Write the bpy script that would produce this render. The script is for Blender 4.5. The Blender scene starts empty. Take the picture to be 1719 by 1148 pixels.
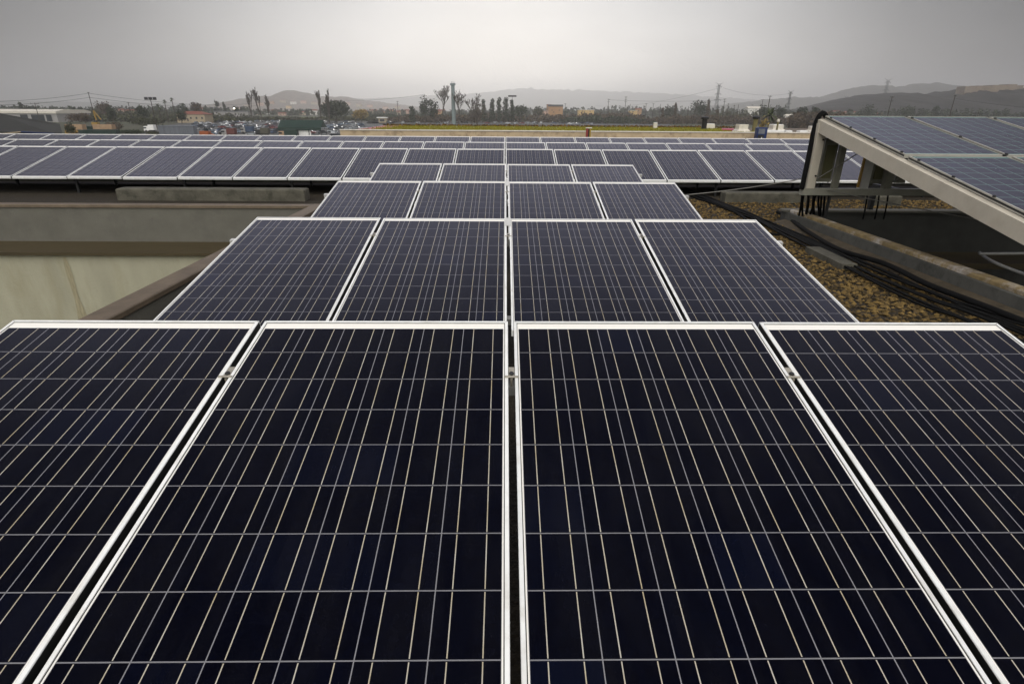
import bpy, math, random
import numpy as np
from mathutils import Vector, Matrix
R = math.radians
random.seed(7)
SC = bpy.context.scene
COL = SC.collection

# ------------------------------------------------------------------ camera
FPX, PIT, YAW, ROLL = 931.0, .3958, .0140, .0072
CZ = 10.0
cp, sp = math.cos(PIT), math.sin(PIT); cy, sy = math.cos(YAW), math.sin(YAW); cr, sr = math.cos(ROLL), math.sin(ROLL)
_R = Vector((cy, -sy, 0)); _F = Vector((sy, cy, 0)); _Z = Vector((0, 0, 1))
FW = cp*_F - sp*_Z; UP = sp*_F + cp*_Z
RT = cr*_R + sr*UP; UPR = cr*UP - sr*_R
CAMP = Vector((0, 0, CZ))
cam_d = bpy.data.cameras.new('camera'); cam = bpy.data.objects.new('camera', cam_d); COL.objects.link(cam)
cam_d.sensor_width = 36; cam_d.lens = FPX/1719*36; cam_d.clip_start = .05; cam_d.clip_end = 30000
mw = Matrix((RT, UPR, -FW)).transposed().to_4x4(); mw.translation = CAMP
cam.matrix_world = mw
SC.camera = cam

# ------------------------------------------------------------------ world, sun, exposure
SUN_EL, SUN_AZ = R(13), R(-1)          # azimuth from +Y clockwise
w = bpy.data.worlds.new('World'); SC.world = w; w.use_nodes = True
nt = w.node_tree; nt.nodes.clear()
def nn(t, **k):
    n = nt.nodes.new(t)
    for a, b in k.items(): setattr(n, a, b)
    return n
def mth(op, a, b=None, c=None, tree=None):
    n = (tree or nt).nodes.new('ShaderNodeMath'); n.operation = op
    for i, v in enumerate((a, b, c)):
        if v is None: continue
        if isinstance(v, (int, float)): n.inputs[i].default_value = v
        else: (tree or nt).links.new(v, n.inputs[i])
    return n.outputs[0]
def ramp(fac, stops, tree=None):
    tree = tree or nt
    n = tree.nodes.new('ShaderNodeValToRGB'); e = n.color_ramp.elements
    while len(e) < len(stops): e.new(.5)
    for i, (p, c) in enumerate(stops):
        e[i].position = p; e[i].color = (c, c, c, 1) if isinstance(c, (int, float)) else (*c, 1)
    tree.links.new(fac, n.inputs[0]); return n.outputs[0]
tc = nn('ShaderNodeTexCoord'); sx = nn('ShaderNodeSeparateXYZ'); nt.links.new(tc.outputs['Generated'], sx.inputs[0])
el = mth('MULTIPLY', mth('ARCSINE', sx.outputs[2]), 2/math.pi)                 # 0 horizon .. 1 zenith
az = mth('ABSOLUTE', mth('ARCTAN2', sx.outputs[0], sx.outputs[1]))
azn = mth('DIVIDE', az, math.pi)
elv = ramp(el, [(0, (1.25, 1.21, 1.15)), (.03, (1.2, 1.165, 1.115)), (.06, (.98, .96, .935)), (.10, (.76, .76, .762)), (.19, (.50, .50, .58)), (.30, (.82, .82, 1.06)), (.40, (.64, .645, .86)), (.50, (.33, .335, .45)), (.62, (.18, .182, .24)), (1, (.10, .102, .135))])
azv = ramp(azn, [(0, 1), (.06, .94), (.12, .66), (.18, .27), (.235, .07), (.30, .06), (.45, .35), (1, .5)])
low = ramp(el, [(0, 1), (.14, 1), (.34, 0)])
mid = ramp(azn, [(0, 1), (.22, 1), (.34, .35), (1, .5)])                       # mid-height brightness lies ahead
azf0 = mth('ADD', 1, mth('MULTIPLY', low, mth('SUBTRACT', azv, 1)))
azf = mth('MULTIPLY', azf0, mid)
cl = nn('ShaderNodeTexNoise'); cl.inputs['Scale'].default_value = 2.6; cl.inputs['Detail'].default_value = 6; cl.inputs['Roughness'].default_value = .6
mp = nn('ShaderNodeMapping'); mp.inputs['Scale'].default_value = (1, 1, 3.2)
nt.links.new(tc.outputs['Generated'], mp.inputs[0]); nt.links.new(mp.outputs[0], cl.inputs['Vector'])
clf = mth('ADD', .70, mth('MULTIPLY', cl.outputs['Fac'], .60))
back = ramp(azn, [(0, 0), (.5, 0), (.62, 1), (1, 1)])                          # unseen bright sky added behind the camera to light the frames
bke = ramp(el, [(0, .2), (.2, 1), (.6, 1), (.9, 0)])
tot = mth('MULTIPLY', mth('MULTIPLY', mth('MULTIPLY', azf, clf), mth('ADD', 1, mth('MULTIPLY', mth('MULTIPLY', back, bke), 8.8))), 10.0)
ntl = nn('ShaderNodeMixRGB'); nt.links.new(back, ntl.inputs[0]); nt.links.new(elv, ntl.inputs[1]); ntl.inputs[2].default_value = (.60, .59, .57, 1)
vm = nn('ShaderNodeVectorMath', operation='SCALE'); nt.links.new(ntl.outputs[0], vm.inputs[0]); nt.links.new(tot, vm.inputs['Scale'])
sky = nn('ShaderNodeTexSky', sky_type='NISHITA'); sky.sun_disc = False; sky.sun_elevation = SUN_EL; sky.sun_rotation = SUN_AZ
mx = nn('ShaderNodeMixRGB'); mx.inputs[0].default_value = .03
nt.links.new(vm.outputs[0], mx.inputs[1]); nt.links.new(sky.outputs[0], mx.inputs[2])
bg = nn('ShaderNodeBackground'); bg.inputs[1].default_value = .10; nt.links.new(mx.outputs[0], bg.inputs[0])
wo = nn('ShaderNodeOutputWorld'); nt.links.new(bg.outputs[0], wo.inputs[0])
sl = bpy.data.lights.new('sun', 'SUN'); sl.energy = .75; sl.angle = R(20); sl.color = (1, .96, .90)
so = bpy.data.objects.new('sun', sl); COL.objects.link(so)
sdir = Vector((math.sin(SUN_AZ)*math.cos(SUN_EL), math.cos(SUN_AZ)*math.cos(SUN_EL), math.sin(SUN_EL)))
so.rotation_euler = sdir.to_track_quat('Z', 'Y').to_euler(); so.location = (0, 0, 60)
SC.view_settings.view_transform = 'Standard'; SC.view_settings.look = 'None'
SC.view_settings.exposure = 0.1; SC.view_settings.gamma = 1
SC.cycles.max_bounces = 6; SC.cycles.diffuse_bounces = 3; SC.cycles.glossy_bounces = 3; SC.cycles.volume_bounces = 1

# ------------------------------------------------------------------ projection helpers (photo pixel -> world)
def ray(px, py): return FW + (px-859.5)/FPX*RT - (py-574)/FPX*UPR
def atz(px, py, z): d = ray(px, py); return CAMP + d*((z-CZ)/d.z)
def aty(px, py, Y): d = ray(px, py); return CAMP + d*(Y/d.y)
def gx(px, Y): return aty(px, 190, Y).x
def hz(px, py, Y): return aty(px, py, Y).z
def wd(n, Y): return n*Y*.925/FPX

# ------------------------------------------------------------------ materials
def M(name, col, rough=.7, metal=0., var=.18, scale=4., col2=None, bump=0., bscale=None, island=False, spec=.35, stretch=None, stain=None):
    m = bpy.data.materials.new(name); m.use_nodes = True; t = m.node_tree; b = t.nodes['Principled BSDF']
    b.inputs['Roughness'].default_value = rough; b.inputs['Metallic'].default_value = metal; b.inputs['Specular IOR Level'].default_value = spec
    tcn = t.nodes.new('ShaderNodeTexCoord'); vec = tcn.outputs['Object']
    if stretch:
        mpn = t.nodes.new('ShaderNodeMapping'); mpn.inputs['Scale'].default_value = stretch
        t.links.new(vec, mpn.inputs[0]); vec = mpn.outputs[0]
    n = t.nodes.new('ShaderNodeTexNoise'); n.inputs['Scale'].default_value = scale; n.inputs['Detail'].default_value = 5; n.inputs['Roughness'].default_value = .6
    t.links.new(vec, n.inputs['Vector'])
    fac = n.outputs['Fac']
    if island:
        g = t.nodes.new('ShaderNodeNewGeometry')
        fac = mth('ADD', mth('MULTIPLY', g.outputs['Random Per Island'], .65, tree=t), mth('MULTIPLY', fac, .35, tree=t), tree=t)
    c1 = tuple(c*(1-var) for c in col); c2 = col2 or tuple(min(1, c*(1+var)) for c in col)
    out = ramp(fac, [(.28, c1), (.72, c2)] if not island else [(.15, c1), (.85, c2)], t)
    if stain:
        sc, scol, amt = stain
        n2 = t.nodes.new('ShaderNodeTexNoise'); n2.inputs['Scale'].default_value = sc; n2.inputs['Detail'].default_value = 6; n2.inputs['Roughness'].default_value = .7
        t.links.new(vec, n2.inputs['Vector'])
        f2 = mth('MULTIPLY', ramp(n2.outputs['Fac'], [(.5, 0), (.68, 1)], t), amt, tree=t)
        mxn = t.nodes.new('ShaderNodeMixRGB'); t.links.new(f2, mxn.inputs[0]); t.links.new(out, mxn.inputs[1]); mxn.inputs[2].default_value = (*scol, 1)
        out = mxn.outputs[0]
    t.links.new(out, b.inputs['Base Color'])
    if bump:
        nb = t.nodes.new('ShaderNodeTexNoise'); nb.inputs['Scale'].default_value = bscale or scale*6; nb.inputs['Detail'].default_value = 6
        t.links.new(tcn.outputs['Object'], nb.inputs['Vector'])
        bp = t.nodes.new('ShaderNodeBump'); bp.inputs['Strength'].default_value = bump; bp.inputs['Distance'].default_value = .02
        t.links.new(nb.outputs['Fac'], bp.inputs['Height']); t.links.new(bp.outputs[0], b.inputs['Normal'])
    return m

def cell_mat(name, cell, cellb, gap, bus, margin, gw, bw, rough=.06, ior=1.23, top=.052, fade=.0):
    """solar laminate: 6 x 10 cells, gaps, two busbars per cell, margin of backsheet; object space, metres"""
    m = bpy.data.materials.new(name); m.use_nodes = True; t = m.node_tree; b = t.nodes['Principled BSDF']
    ma = lambda op, a, b_=None, c=None: mth(op, a, b_, c, tree=t)
    tcn = t.nodes.new('ShaderNodeTexCoord'); s = t.nodes.new('ShaderNodeSeparateXYZ'); t.links.new(tcn.outputs['Object'], s.inputs[0])
    cx = ma('DIVIDE', ma('ADD', s.outputs[0], .474), .158); cyy = ma('DIVIDE', ma('SUBTRACT', -top, s.outputs[1]), .158)
    fx = ma('FRACT', cx); fy = ma('FRACT', cyy)
    def ins(v, hi): return ma('MULTIPLY', ma('GREATER_THAN', v, 0.0), ma('LESS_THAN', v, hi))
    inside = ma('MULTIPLY', ins(cx, 6.0), ins(cyy, 10.0))
    gx_ = ma('GREATER_THAN', ma('ABSOLUTE', ma('SUBTRACT', fx, .5)), .5-gw)
    gy_ = ma('GREATER_THAN', ma('ABSOLUTE', ma('SUBTRACT', fy, .5)), .5-gw*1.15)
    gp = ma('MAXIMUM', gx_, gy_)
    wn = t.nodes.new('ShaderNodeTexWhiteNoise'); wn.noise_dimensions = '4D'
    cv = t.nodes.new('ShaderNodeCombineXYZ'); t.links.new(ma('FLOOR', cx), cv.inputs[0]); t.links.new(ma('FLOOR', cyy), cv.inputs[1])
    oi = t.nodes.new('ShaderNodeObjectInfo'); t.links.new(cv.outputs[0], wn.inputs['Vector']); t.links.new(ma('MULTIPLY', oi.outputs['Random'], 91.7), wn.inputs['W'])
    vr = t.nodes.new('ShaderNodeTexVoronoi'); vr.inputs['Scale'].default_value = 55; t.links.new(tcn.outputs['Object'], vr.inputs['Vector'])
    sg = t.nodes.new('ShaderNodeSeparateXYZ'); t.links.new(vr.outputs['Color'], sg.inputs[0])
    tint = ma('ADD', ma('MULTIPLY', ma('POWER', wn.outputs['Value'], 12.0), .7), ma('MULTIPLY', sg.outputs[0], .2))
    def mixc(f, a, c):
        n = t.nodes.new('ShaderNodeMixRGB'); t.links.new(f, n.inputs[0])
        for i, v in ((1, a), (2, c)):
            if isinstance(v, tuple): n.inputs[i].default_value = (*v, 1)
            else: t.links.new(v, n.inputs[i])
        return n.outputs[0]
    c = mixc(tint, cell, cellb)
    if bus:
        bb = ma('LESS_THAN', ma('ABSOLUTE', ma('SUBTRACT', ma('ABSOLUTE', ma('SUBTRACT', fx, .5)), .245)), bw)
        bb = ma('MULTIPLY', bb, ma('LESS_THAN', ma('ABSOLUTE', ma('SUBTRACT', fy, .5)), .478))
        nz = t.nodes.new('ShaderNodeTexNoise'); nz.inputs['Scale'].default_value = 9; t.links.new(tcn.outputs['Object'], nz.inputs['Vector'])
        bc = mixc(ramp(nz.outputs['Fac'], [(.35, 0), (.75, 1)], t), bus, (bus[0]*.8, bus[1]*.70, bus[2]*.50))
    gcol = mixc(gy_, gap, tuple(g*.85 for g in gap))
    c = mixc(gp, c, gcol)
    if bus: c = mixc(bb, c, bc)
    c = mixc(inside, margin, c)
    # thin dust film with faint streaks down the slope
    dn = t.nodes.new('ShaderNodeTexNoise'); dn.inputs['Scale'].default_value = 3.0; dn.inputs['Detail'].default_value = 6
    dm = t.nodes.new('ShaderNodeMapping'); dm.inputs['Scale'].default_value = (4, 1, 1); t.links.new(tcn.outputs['Object'], dm.inputs[0])
    vo = t.nodes.new('ShaderNodeVectorMath'); vo.operation = 'ADD'; t.links.new(dm.outputs[0], vo.inputs[0]); t.links.new(oi.outputs['Random'], vo.inputs[1])
    t.links.new(vo.outputs[0], dn.inputs['Vector'])
    c = mixc(ma('MULTIPLY', ramp(dn.outputs['Fac'], [(.4, 0), (.8, 1)], t), .008), c, (.45, .42, .36))
    t.links.new(c, b.inputs['Base Color'])
    rg = ma('ADD', rough, ma('MULTIPLY', dn.outputs['Fac'], rough))
    t.links.new(rg, b.inputs['Roughness']); b.inputs['IOR'].default_value = ior
    return m

m_frame = M('anodised_aluminium', (.84, .84, .81), .42, .0, .06, 14, spec=.5, bump=.04, bscale=60, stain=(9, (.52, .48, .40), .4))
t = m_frame.node_tree; b = t.nodes['Principled BSDF']; src = b.inputs['Base Color'].links[0].from_socket       # every frame a little different
oi = t.nodes.new('ShaderNodeObjectInfo'); v_ = t.nodes.new('ShaderNodeVectorMath'); v_.operation = 'SCALE'
t.links.new(src, v_.inputs[0]); t.links.new(mth('ADD', .88, mth('MULTIPLY', oi.outputs['Random'], .12, tree=t), tree=t), v_.inputs['Scale']); t.links.new(v_.outputs[0], b.inputs['Base Color'])
m_lam = cell_mat('polycrystalline_laminate', (.0010, .0011, .0036), (.0022, .0034, .011), (.22, .215, .225), (.47, .44, .375), (.86, .83, .76), .0085, .0085)
m_lam2 = cell_mat('bluish_laminate', (.009, .009, .019), (.013, .014, .032), (.10, .185, .155), None, (.10, .18, .15), .022, .008, rough=.16, ior=1.35)
m_alu = M('dull_aluminium', (.52, .51, .48), .5, .2, .12, 8, spec=.4)
m_clamp = M('clamp_metal', (.34, .31, .25), .4, .3, .2, 30)
m_bolt = M('dark_bolt', (.03, .03, .03), .5, .4, .2, 30)
m_rackw = M('cream_painted_steel', (.50, .455, .37), .55, 0, .07, 5, stain=(7, (.34, .28, .2), .2), bump=.05)
m_rackg = M('grey_green_steel', (.19, .185, .145), .6, 0, .2, 5)
m_conc = M('weathered_concrete', (.08, .074, .056), .9, 0, .35, 5, stain=(6, (.03, .03, .02), .7), bump=.5)
m_grey = M('grey_render', (.115, .109, .09), .9, 0, .14, 2.2, stain=(3.2, (.085, .08, .07), .5), bump=.25, bscale=60)
m_beige = M('beige_render', (.31, .295, .215), .9, 0, .12, 1.3, stain=(1.8, (.25, .225, .14), .5), bump=.3, bscale=50, stretch=(2.2, 2.2, .5))
m_stain = M('rust_brown_stain', (.265, .235, .15), .9, 0, .25, 6, stretch=(6, 6, 1))
m_brown = M('brown_coping', (.115, .087, .058), .7, 0, .25, 6, stain=(9, (.10, .075, .05), .6), bump=.2)
m_ledge = M('rusty_ledge', (.05, .037, .015), .75, 0, .3, 3, stretch=(.4, 6, 6), stain=(3, (.025, .019, .010), .6), bump=.25)
m_dark = M('shaded_well_surface', (.035, .034, .03), .85, 0, .3, 6, bump=.3)  # shade inside the covered right well is put into this colour
m_lichen = M('lichen_coping', (.23, .17, .08), .9, 0, .4, 7, stain=(4, (.5, .46, .42), .95), bump=.4)
m_gravel = M('gravel_bed', (.022, .016, .008), .95, 0, .6, 40, bump=1.0, bscale=45)
m_pebble = M('gravel_pebble', (.036, .025, .010), .85, 0, .7, 30, col2=(.19, .12, .034), island=True)
m_cable = M('black_cable', (.007, .007, .007), .9, 0, .2, 10, spec=.1)
m_wire = M('steel_wire', (.24, .23, .2), .5, .5, .2, 20)
m_green_leaf = M('dark_green_leaf', (.014, .021, .01), .8, 0, .55, .3, col2=(.038, .052, .022), island=True)
m_olive_leaf = M('olive_leaf', (.03, .034, .013), .8, 0, .5, .3, col2=(.065, .068, .03), island=True)
m_brown_leaf = M('brown_winter_leaf', (.05, .034, .02), .85, 0, .45, .3, col2=(.10, .07, .042), island=True)
m_yellow_leaf = M('yellow_autumn_leaf', (.14, .10, .022), .85, 0, .5, .3, col2=(.32, .22, .05), island=True)
m_bark = M('grey_brown_bark', (.05, .038, .028), .9, 0, .3, 3)
m_palm = M('palm_frond', (.03, .045, .014), .7, 0, .5, .5, col2=(.075, .095, .03), island=True)
m_ground = M('dry_field_ground', (.05, .042, .024), 1, 0, .4, .012, col2=(.045, .06, .022), stain=(.03, (.08, .06, .04), .7))
m_asph = M('asphalt', (.06, .06, .058), .95, 0, .25, .05)
m_field = M('green_field', (.085, .12, .03), 1, 0, .25, .05)
m_lawn = M('mossy_green_roof', (.19, .175, .018), 1, 0, .25, 1.2, stain=(.7, (.23, .18, .03), .6), bump=.4)
m_stonewall = M('stained_beige_wall', (.44, .34, .22), .9, 0, .14, 1.2, stain=(2.2, (.15, .11, .07), .8), bump=.2)
m_white = M('white_paint', (.70, .69, .66), .7, 0, .1, 3)
m_off = M('offwhite_concrete', (.55, .51, .44), .9, 0, .15, 4)
m_red = M('red_paint', (.20, .03, .025), .6, 0, .2, 4)
m_pink = M('faded_red_sheet', (.35, .09, .12), .7, 0, .2, 4)
m_yel = M('yellow_paint', (.26, .155, .02), .55, 0, .2, 2)
m_oran = M('orange_paint', (.25, .06, .012), .55, 0, .2, 2)
m_blue = M('blue_paint', (.010, .024, .09), .5, 0, .2, 3)
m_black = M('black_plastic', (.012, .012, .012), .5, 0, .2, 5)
m_greenp = M('dark_green_metal', (.009, .026, .019), .55, 0, .2, .6)
m_tan = M('tan_board', (.30, .20, .12), .85, 0, .2, 1)
m_corr = M('grey_corrugated', (.13, .14, .16), .7, 0, .3, .6, stretch=(6, 1, .3))
m_roofd = M('dark_roof_sheet', (.018, .018, .014), .85, 0, .2, .5)
m_wood = M('dark_wood_pole', (.045, .036, .028), .9, 0, .3, 2)
m_galv = M('galvanised_steel', (.05, .055, .055), .6, .3, .15, .6)
m_monop = M('grey_green_mast', (.16, .20, .20), .6, 0, .12, .3)
m_tile = M('terracotta_tiles', (.17, .055, .035), .9, 0, .25, .5)
m_hill = M('scrub_hillside', (.03, .028, .018), 1, 0, .45, .02, col2=(.07, .06, .042), stain=(.05, (.025, .03, .014), .9))
m_hillr = M('built_up_hillside', (.12, .085, .062), 1, 0, .4, .03, col2=(.19, .14, .11), stain=(.06, (.03, .035, .018), .9))
m_cliff = M('tan_cliff', (.17, .13, .095), 1, 0, .3, .08)
m_glassd = M('dark_window_glass', (.02, .024, .03), .15, 0, .1, 2, spec=.6)
m_tyre = M('tyre_rubber', (.012, .012, .012), .9, 0, .1, 5)
wallcols = {'cream': (.30, .245, .17), 'orange': (.30, .165, .075), 'white': (.6, .58, .54), 'pink': (.40, .26, .2), 'grey': (.25, .24, .23), 'ochre': (.45, .30, .12)}
m_walls = {k: M(k+'_house_wall', v, .9, 0, .1, .4) for k, v in wallcols.items()}
carcols = {'silver': (.26, .275, .29), 'white': (.46, .47, .48), 'dark grey': (.04, .044, .048), 'black': (.012, .012, .014), 'blue': (.035, .055, .10), 'red': (.12, .018, .018), 'pale blue': (.16, .20, .25)}
m_cars = {k: M(k.replace(' ', '_')+'_car_paint', v, .35, 0, .05, 1, spec=.6) for k, v in carcols.items()}

# ------------------------------------------------------------------ mesh builder
class MB:
    def __init__(s): s.v = []; s.f = []
    def add(s, vs, fs):
        o = len(s.v); s.v += [tuple(v) for v in vs]; s.f += [tuple(i+o for i in f) for f in fs]; return s
    def box(s, x0, x1, y0, y1, z0, z1):
        return s.add([(x0,y0,z0),(x1,y0,z0),(x1,y1,z0),(x0,y1,z0),(x0,y0,z1),(x1,y0,z1),(x1,y1,z1),(x0,y1,z1)],
                     [(0,3,2,1),(4,5,6,7),(0,1,5,4),(1,2,6,5),(2,3,7,6),(3,0,4,7)])
    def cbox(s, x0, x1, y0, y1, z0, z1, c=.01):
        """box with chamfered top edges"""
        v = [(x0,y0,z0),(x1,y0,z0),(x1,y1,z0),(x0,y1,z0),(x0,y0,z1-c),(x1,y0,z1-c),(x1,y1,z1-c),(x0,y1,z1-c),
             (x0+c,y0+c,z1),(x1-c,y0+c,z1),(x1-c,y1-c,z1),(x0+c,y1-c,z1)]
        f = [(0,3,2,1),(8,9,10,11)]
        for i in range(4):
            j = (i+1) % 4; f += [(i,j,j+4,i+4),(i+4,j+4,j+8,i+8)]
        return s.add(v, f)
    def bar(s, p, q, wx, wy, up=(0,0,1)):
        p, q = Vector(p), Vector(q); d = (q-p).normalized(); u = Vector(up)
        a = d.cross(u)
        if a.length < 1e-4: a = d.cross(Vector((0,1,0)))
        a.normalize(); b = a.cross(d)
        o = [(-a*wx-b*wy)/2, (a*wx-b*wy)/2, (a*wx+b*wy)/2, (-a*wx+b*wy)/2]
        return s.add([p+k for k in o]+[q+k for k in o], [(0,3,2,1),(4,5,6,7),(0,1,5,4),(1,2,6,5),(2,3,7,6),(3,0,4,7)])
    def tube(s, pts, r, n=6, r2=None):
        pts = [Vector(p) for p in pts]; vs = []; L = len(pts)
        for i, p in enumerate(pts):
            d = (pts[min(i+1, L-1)]-pts[max(i-1, 0)]).normalized()
            a = d.cross(Vector((.13, .21, 1))); a = a.normalized() if a.length > 1e-4 else Vector((1,0,0)); b = a.cross(d)
            rr = r if r2 is None else r+(r2-r)*i/(L-1)
            vs += [p+a*rr*math.cos(2*math.pi*k/n)+b*rr*math.sin(2*math.pi*k/n) for k in range(n)]
        fs = [(i*n+k, i*n+(k+1) % n, (i+1)*n+(k+1) % n, (i+1)*n+k) for i in range(L-1) for k in range(n)]
        fs += [tuple(range(n))[::-1], tuple((L-1)*n+k for k in range(n))]
        return s.add(vs, fs)
    def prism(s, poly, a, b, axis='z'):
        """extrude polygon between a and b along axis"""
        n = len(poly)
        def P(u, v, t): return {'z': (u, v, t), 'y': (u, t, v), 'x': (t, u, v)}[axis]
        vs = [P(u, v, a) for u, v in poly]+[P(u, v, b) for u, v in poly]
        fs = [tuple(range(n))[::-1], tuple(range(n, 2*n))]+[(i, (i+1) % n, n+(i+1) % n, n+i) for i in range(n)]
        return s.add(vs, fs)
    def lathe(s, prof, c, n=12):
        cx_, cy_, cz_ = c
        vs = [(cx_+r*math.cos(2*math.pi*k/n), cy_+r*math.sin(2*math.pi*k/n), cz_+z) for r, z in prof for k in range(n)]
        L = len(prof)
        fs = [(i*n+k, i*n+(k+1) % n, (i+1)*n+(k+1) % n, (i+1)*n+k) for i in range(L-1) for k in range(n)]
        fs += [tuple(range(n))[::-1], tuple((L-1)*n+k for k in range(n))]
        return s.add(vs, fs)
    def leaves(s, c, rad, n, size, rnd, shell=.35):
        for _ in range(n):
            while True:
                p = Vector((rnd.uniform(-1,1), rnd.uniform(-1,1), rnd.uniform(-1,1)))
                if shell**2 < p.length_squared < 1: break
            p = Vector((c[0]+p.x*rad[0], c[1]+p.y*rad[1], c[2]+p.z*rad[2]))
            a = Vector((rnd.gauss(0,1), rnd.gauss(0,1), rnd.gauss(0,1))).normalized()
            b = a.cross(Vector((rnd.gauss(0,1), rnd.gauss(0,1), rnd.gauss(0,1)))).normalized()
            e = size*rnd.uniform(.6, 1.3)
            s.add([p-a*e, p+b*e*.6, p+a*e, p-b*e*.6], [(0,1,2,3)])
        return s
    def build(s, name, mat, parent=None, loc=None, smooth=False):
        me = bpy.data.meshes.new(name); me.from_pydata(s.v, [], s.f); me.materials.append(mat)
        if smooth: me.polygons.foreach_set('use_smooth', [True]*len(me.polygons))
        me.update()
        o = bpy.data.objects.new(name, me); COL.objects.link(o)
        if loc: o.location = loc
        if parent: o.parent = parent
        return o

def tag(o, label, cat, group=None):
    o['label'] = label; o['category'] = cat
    if group: o['group'] = group
    return o
def kind(o, k): o['kind'] = k; return o
def thing(name, loc, label, cat, group=None, rz=0, rx=0):
    o = bpy.data.objects.new(name, None); COL.objects.link(o); o.location = loc; o.rotation_euler = (rx, 0, rz); o.empty_display_size = .2
    return tag(o, label, cat, group)
def dup(o, parent=None):
    c = o.copy(); COL.objects.link(c)
    if parent: c.parent = parent
    for ch in o.children: dup(ch, c)
    return c

# ------------------------------------------------------------------ ground and the roof we stand on
ROOF = 8.5
g = MB().add([(-10800,-250,0),(10800,-250,0),(10800,10800,0),(-10800,10800,0)], [(0,1,2,3)])
kind(g.build('ground', m_ground), 'structure')
def flat(name, pts, z, mat): return kind(MB().add([(x,y,z) for x, y in pts], [tuple(range(len(pts)))]).build(name, mat), 'structure')
flat('parking_ground', [(gx(180,215),215),(gx(600,215),215),(gx(660,500),520),(gx(300,500),520)], .06, m_asph)
flat('parking_ground', [(gx(620,455),440),(gx(1120,455),440),(gx(1120,560),560),(gx(620,560),560)], .06, m_asph)
flat('green_field', [(gx(360,540),540),(gx(600,540),540),(gx(620,760),760),(gx(360,760),760)], .06, m_field)

LX, LY = -2.80, 8.22      # left light well: right edge, far edge
RX, RY = 4.23, 8.12       # right light well: left edge, far edge
bld = thing('factory_building', (0,0,0), 'flat gravel-roofed factory building that carries the solar panels', 'building')
rf = MB()
for (x0,x1,y0,y1) in ((-24,24,LY+.16,19),(-8.3,24,19,30),(LX+.16,RX-.16,-4,LY+.16),(RX-.16,24,RY+.16,LY+.16)):
    rf.box(x0,x1,y0,y1,ROOF-.3,ROOF)
rf.build('gravel_roof', m_gravel, bld)
# outer walls
for bx_ in ((-24,-8.3,18.8,19,0,ROOF-.3),(-8.3,-8.1,19,30,0,ROOF-.3),(24,24.2,RY,30,0,ROOF),(-24.2,-24,LY,19,0,ROOF)): MB().box(*bx_).build('outer_wall', m_beige, bld)
# left light well
wl = MB(); wl.box(-24,LX,7.75,LY,2,8.09); wl.box(LX,LX+.15,-4,LY,2,8.35); wl.build('light_well_wall', m_beige, bld)
st = MB(); p0 = aty(107,432,7.742); p1 = aty(147,560,7.742)
for k in range(9):
    t0, t1 = k/9, (k+1)/9
    def lr(t):
        x = p0.x+(p1.x-p0.x)*t*0.25; z = p0.z+(p1.z-p0.z)*t
        hw = .018+.055*t+.012*math.sin(9*t)
        return (x-hw, z), (x+hw*1.1, z)
    (a,za),(b,_) = lr(t0); (c,zc),(d,_) = lr(t1)
    st.add([(a,7.746,za),(b,7.746,za),(d,7.746,zc),(c,7.746,zc)], [(0,2,1),(0,3,2)])
st.build('rust_stain', m_stain, bld)
gp_ = MB(); gp_.box(-24,LX,LY,LY+.14,7.9,8.66); gp_.box(LX,LX+.14,-4,LY+.14,8.3,8.66); gp_.build('parapet', m_grey, bld)
cpg = MB(); cpg.cbox(-24,LX-.03,LY-.02,LY+.16,8.66,8.70,.008); cpg.cbox(LX-.03,LX+.16,-4,LY+.16,8.66,8.703,.008); cpg.build('coping', m_brown, bld)
le = MB(); le.prism([(7.68,8.125),(LY,8.165),(LY,8.10),(7.74,8.09),(7.74,8.085),(7.68,8.085)], -24, LX-.001, 'x'); le.build('gutter_ledge', m_ledge, bld)
fl = MB().box(-24,LX,-4,7.72,2,2.2); fl.build('light_well_floor', m_conc, bld)
# right light well
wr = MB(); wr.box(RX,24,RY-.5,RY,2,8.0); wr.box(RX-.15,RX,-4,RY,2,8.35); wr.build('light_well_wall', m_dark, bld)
gr_ = MB(); gr_.box(RX-.15,24,RY,RY+.14,7.8,8.66); gr_.build('parapet', M('shaded_render', (.05,.05,.045), .9, 0, .25, 3), bld)  # darker than the left parapet: shade under the rack is in the colour
gr2 = MB(); gr2.box(RX-.15,RX,-4,RY,8.35,8.66); gr2.build('kerb_parapet', M('dimmed_kerb_concrete', (.085, .083, .072), .9, 0, .25, 3, stain=(5, (.03, .03, .025), .7), bump=.3), bld)  # kerb colour darkened for the light falloff towards the edge of view
cr_ = MB(); cr_.cbox(RX-.17,24,RY-.02,RY+.16,8.66,8.69,.008); cr_.build('coping', m_grey, bld)
cr2 = MB(); cr2.cbox(RX-.10,RX+.02,-4,RY-.02,8.66,8.70,.01); cr2.build('lichened_coping', m_lichen, bld)
fi = MB().prism([(RX-.15,8.56),(RX-.15,8.45),(RX-.36,8.45),(RX-.34,8.505)], -4, RY, 'y'); fi.build('mortar_fillet', M('dirty_mortar', (.075, .058, .036), .95, 0, .4, 8, bump=.4), bld)
le2 = MB().prism([(7.52,8.06),(RY,8.08),(RY,8.0),(7.52,7.98)], RX+.001, 24, 'x'); le2.build('gutter_ledge', m_ledge, bld)
MB().box(RX,24,-4,RY-.5,5.6,5.8).build('light_well_floor', m_dark, bld)

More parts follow.
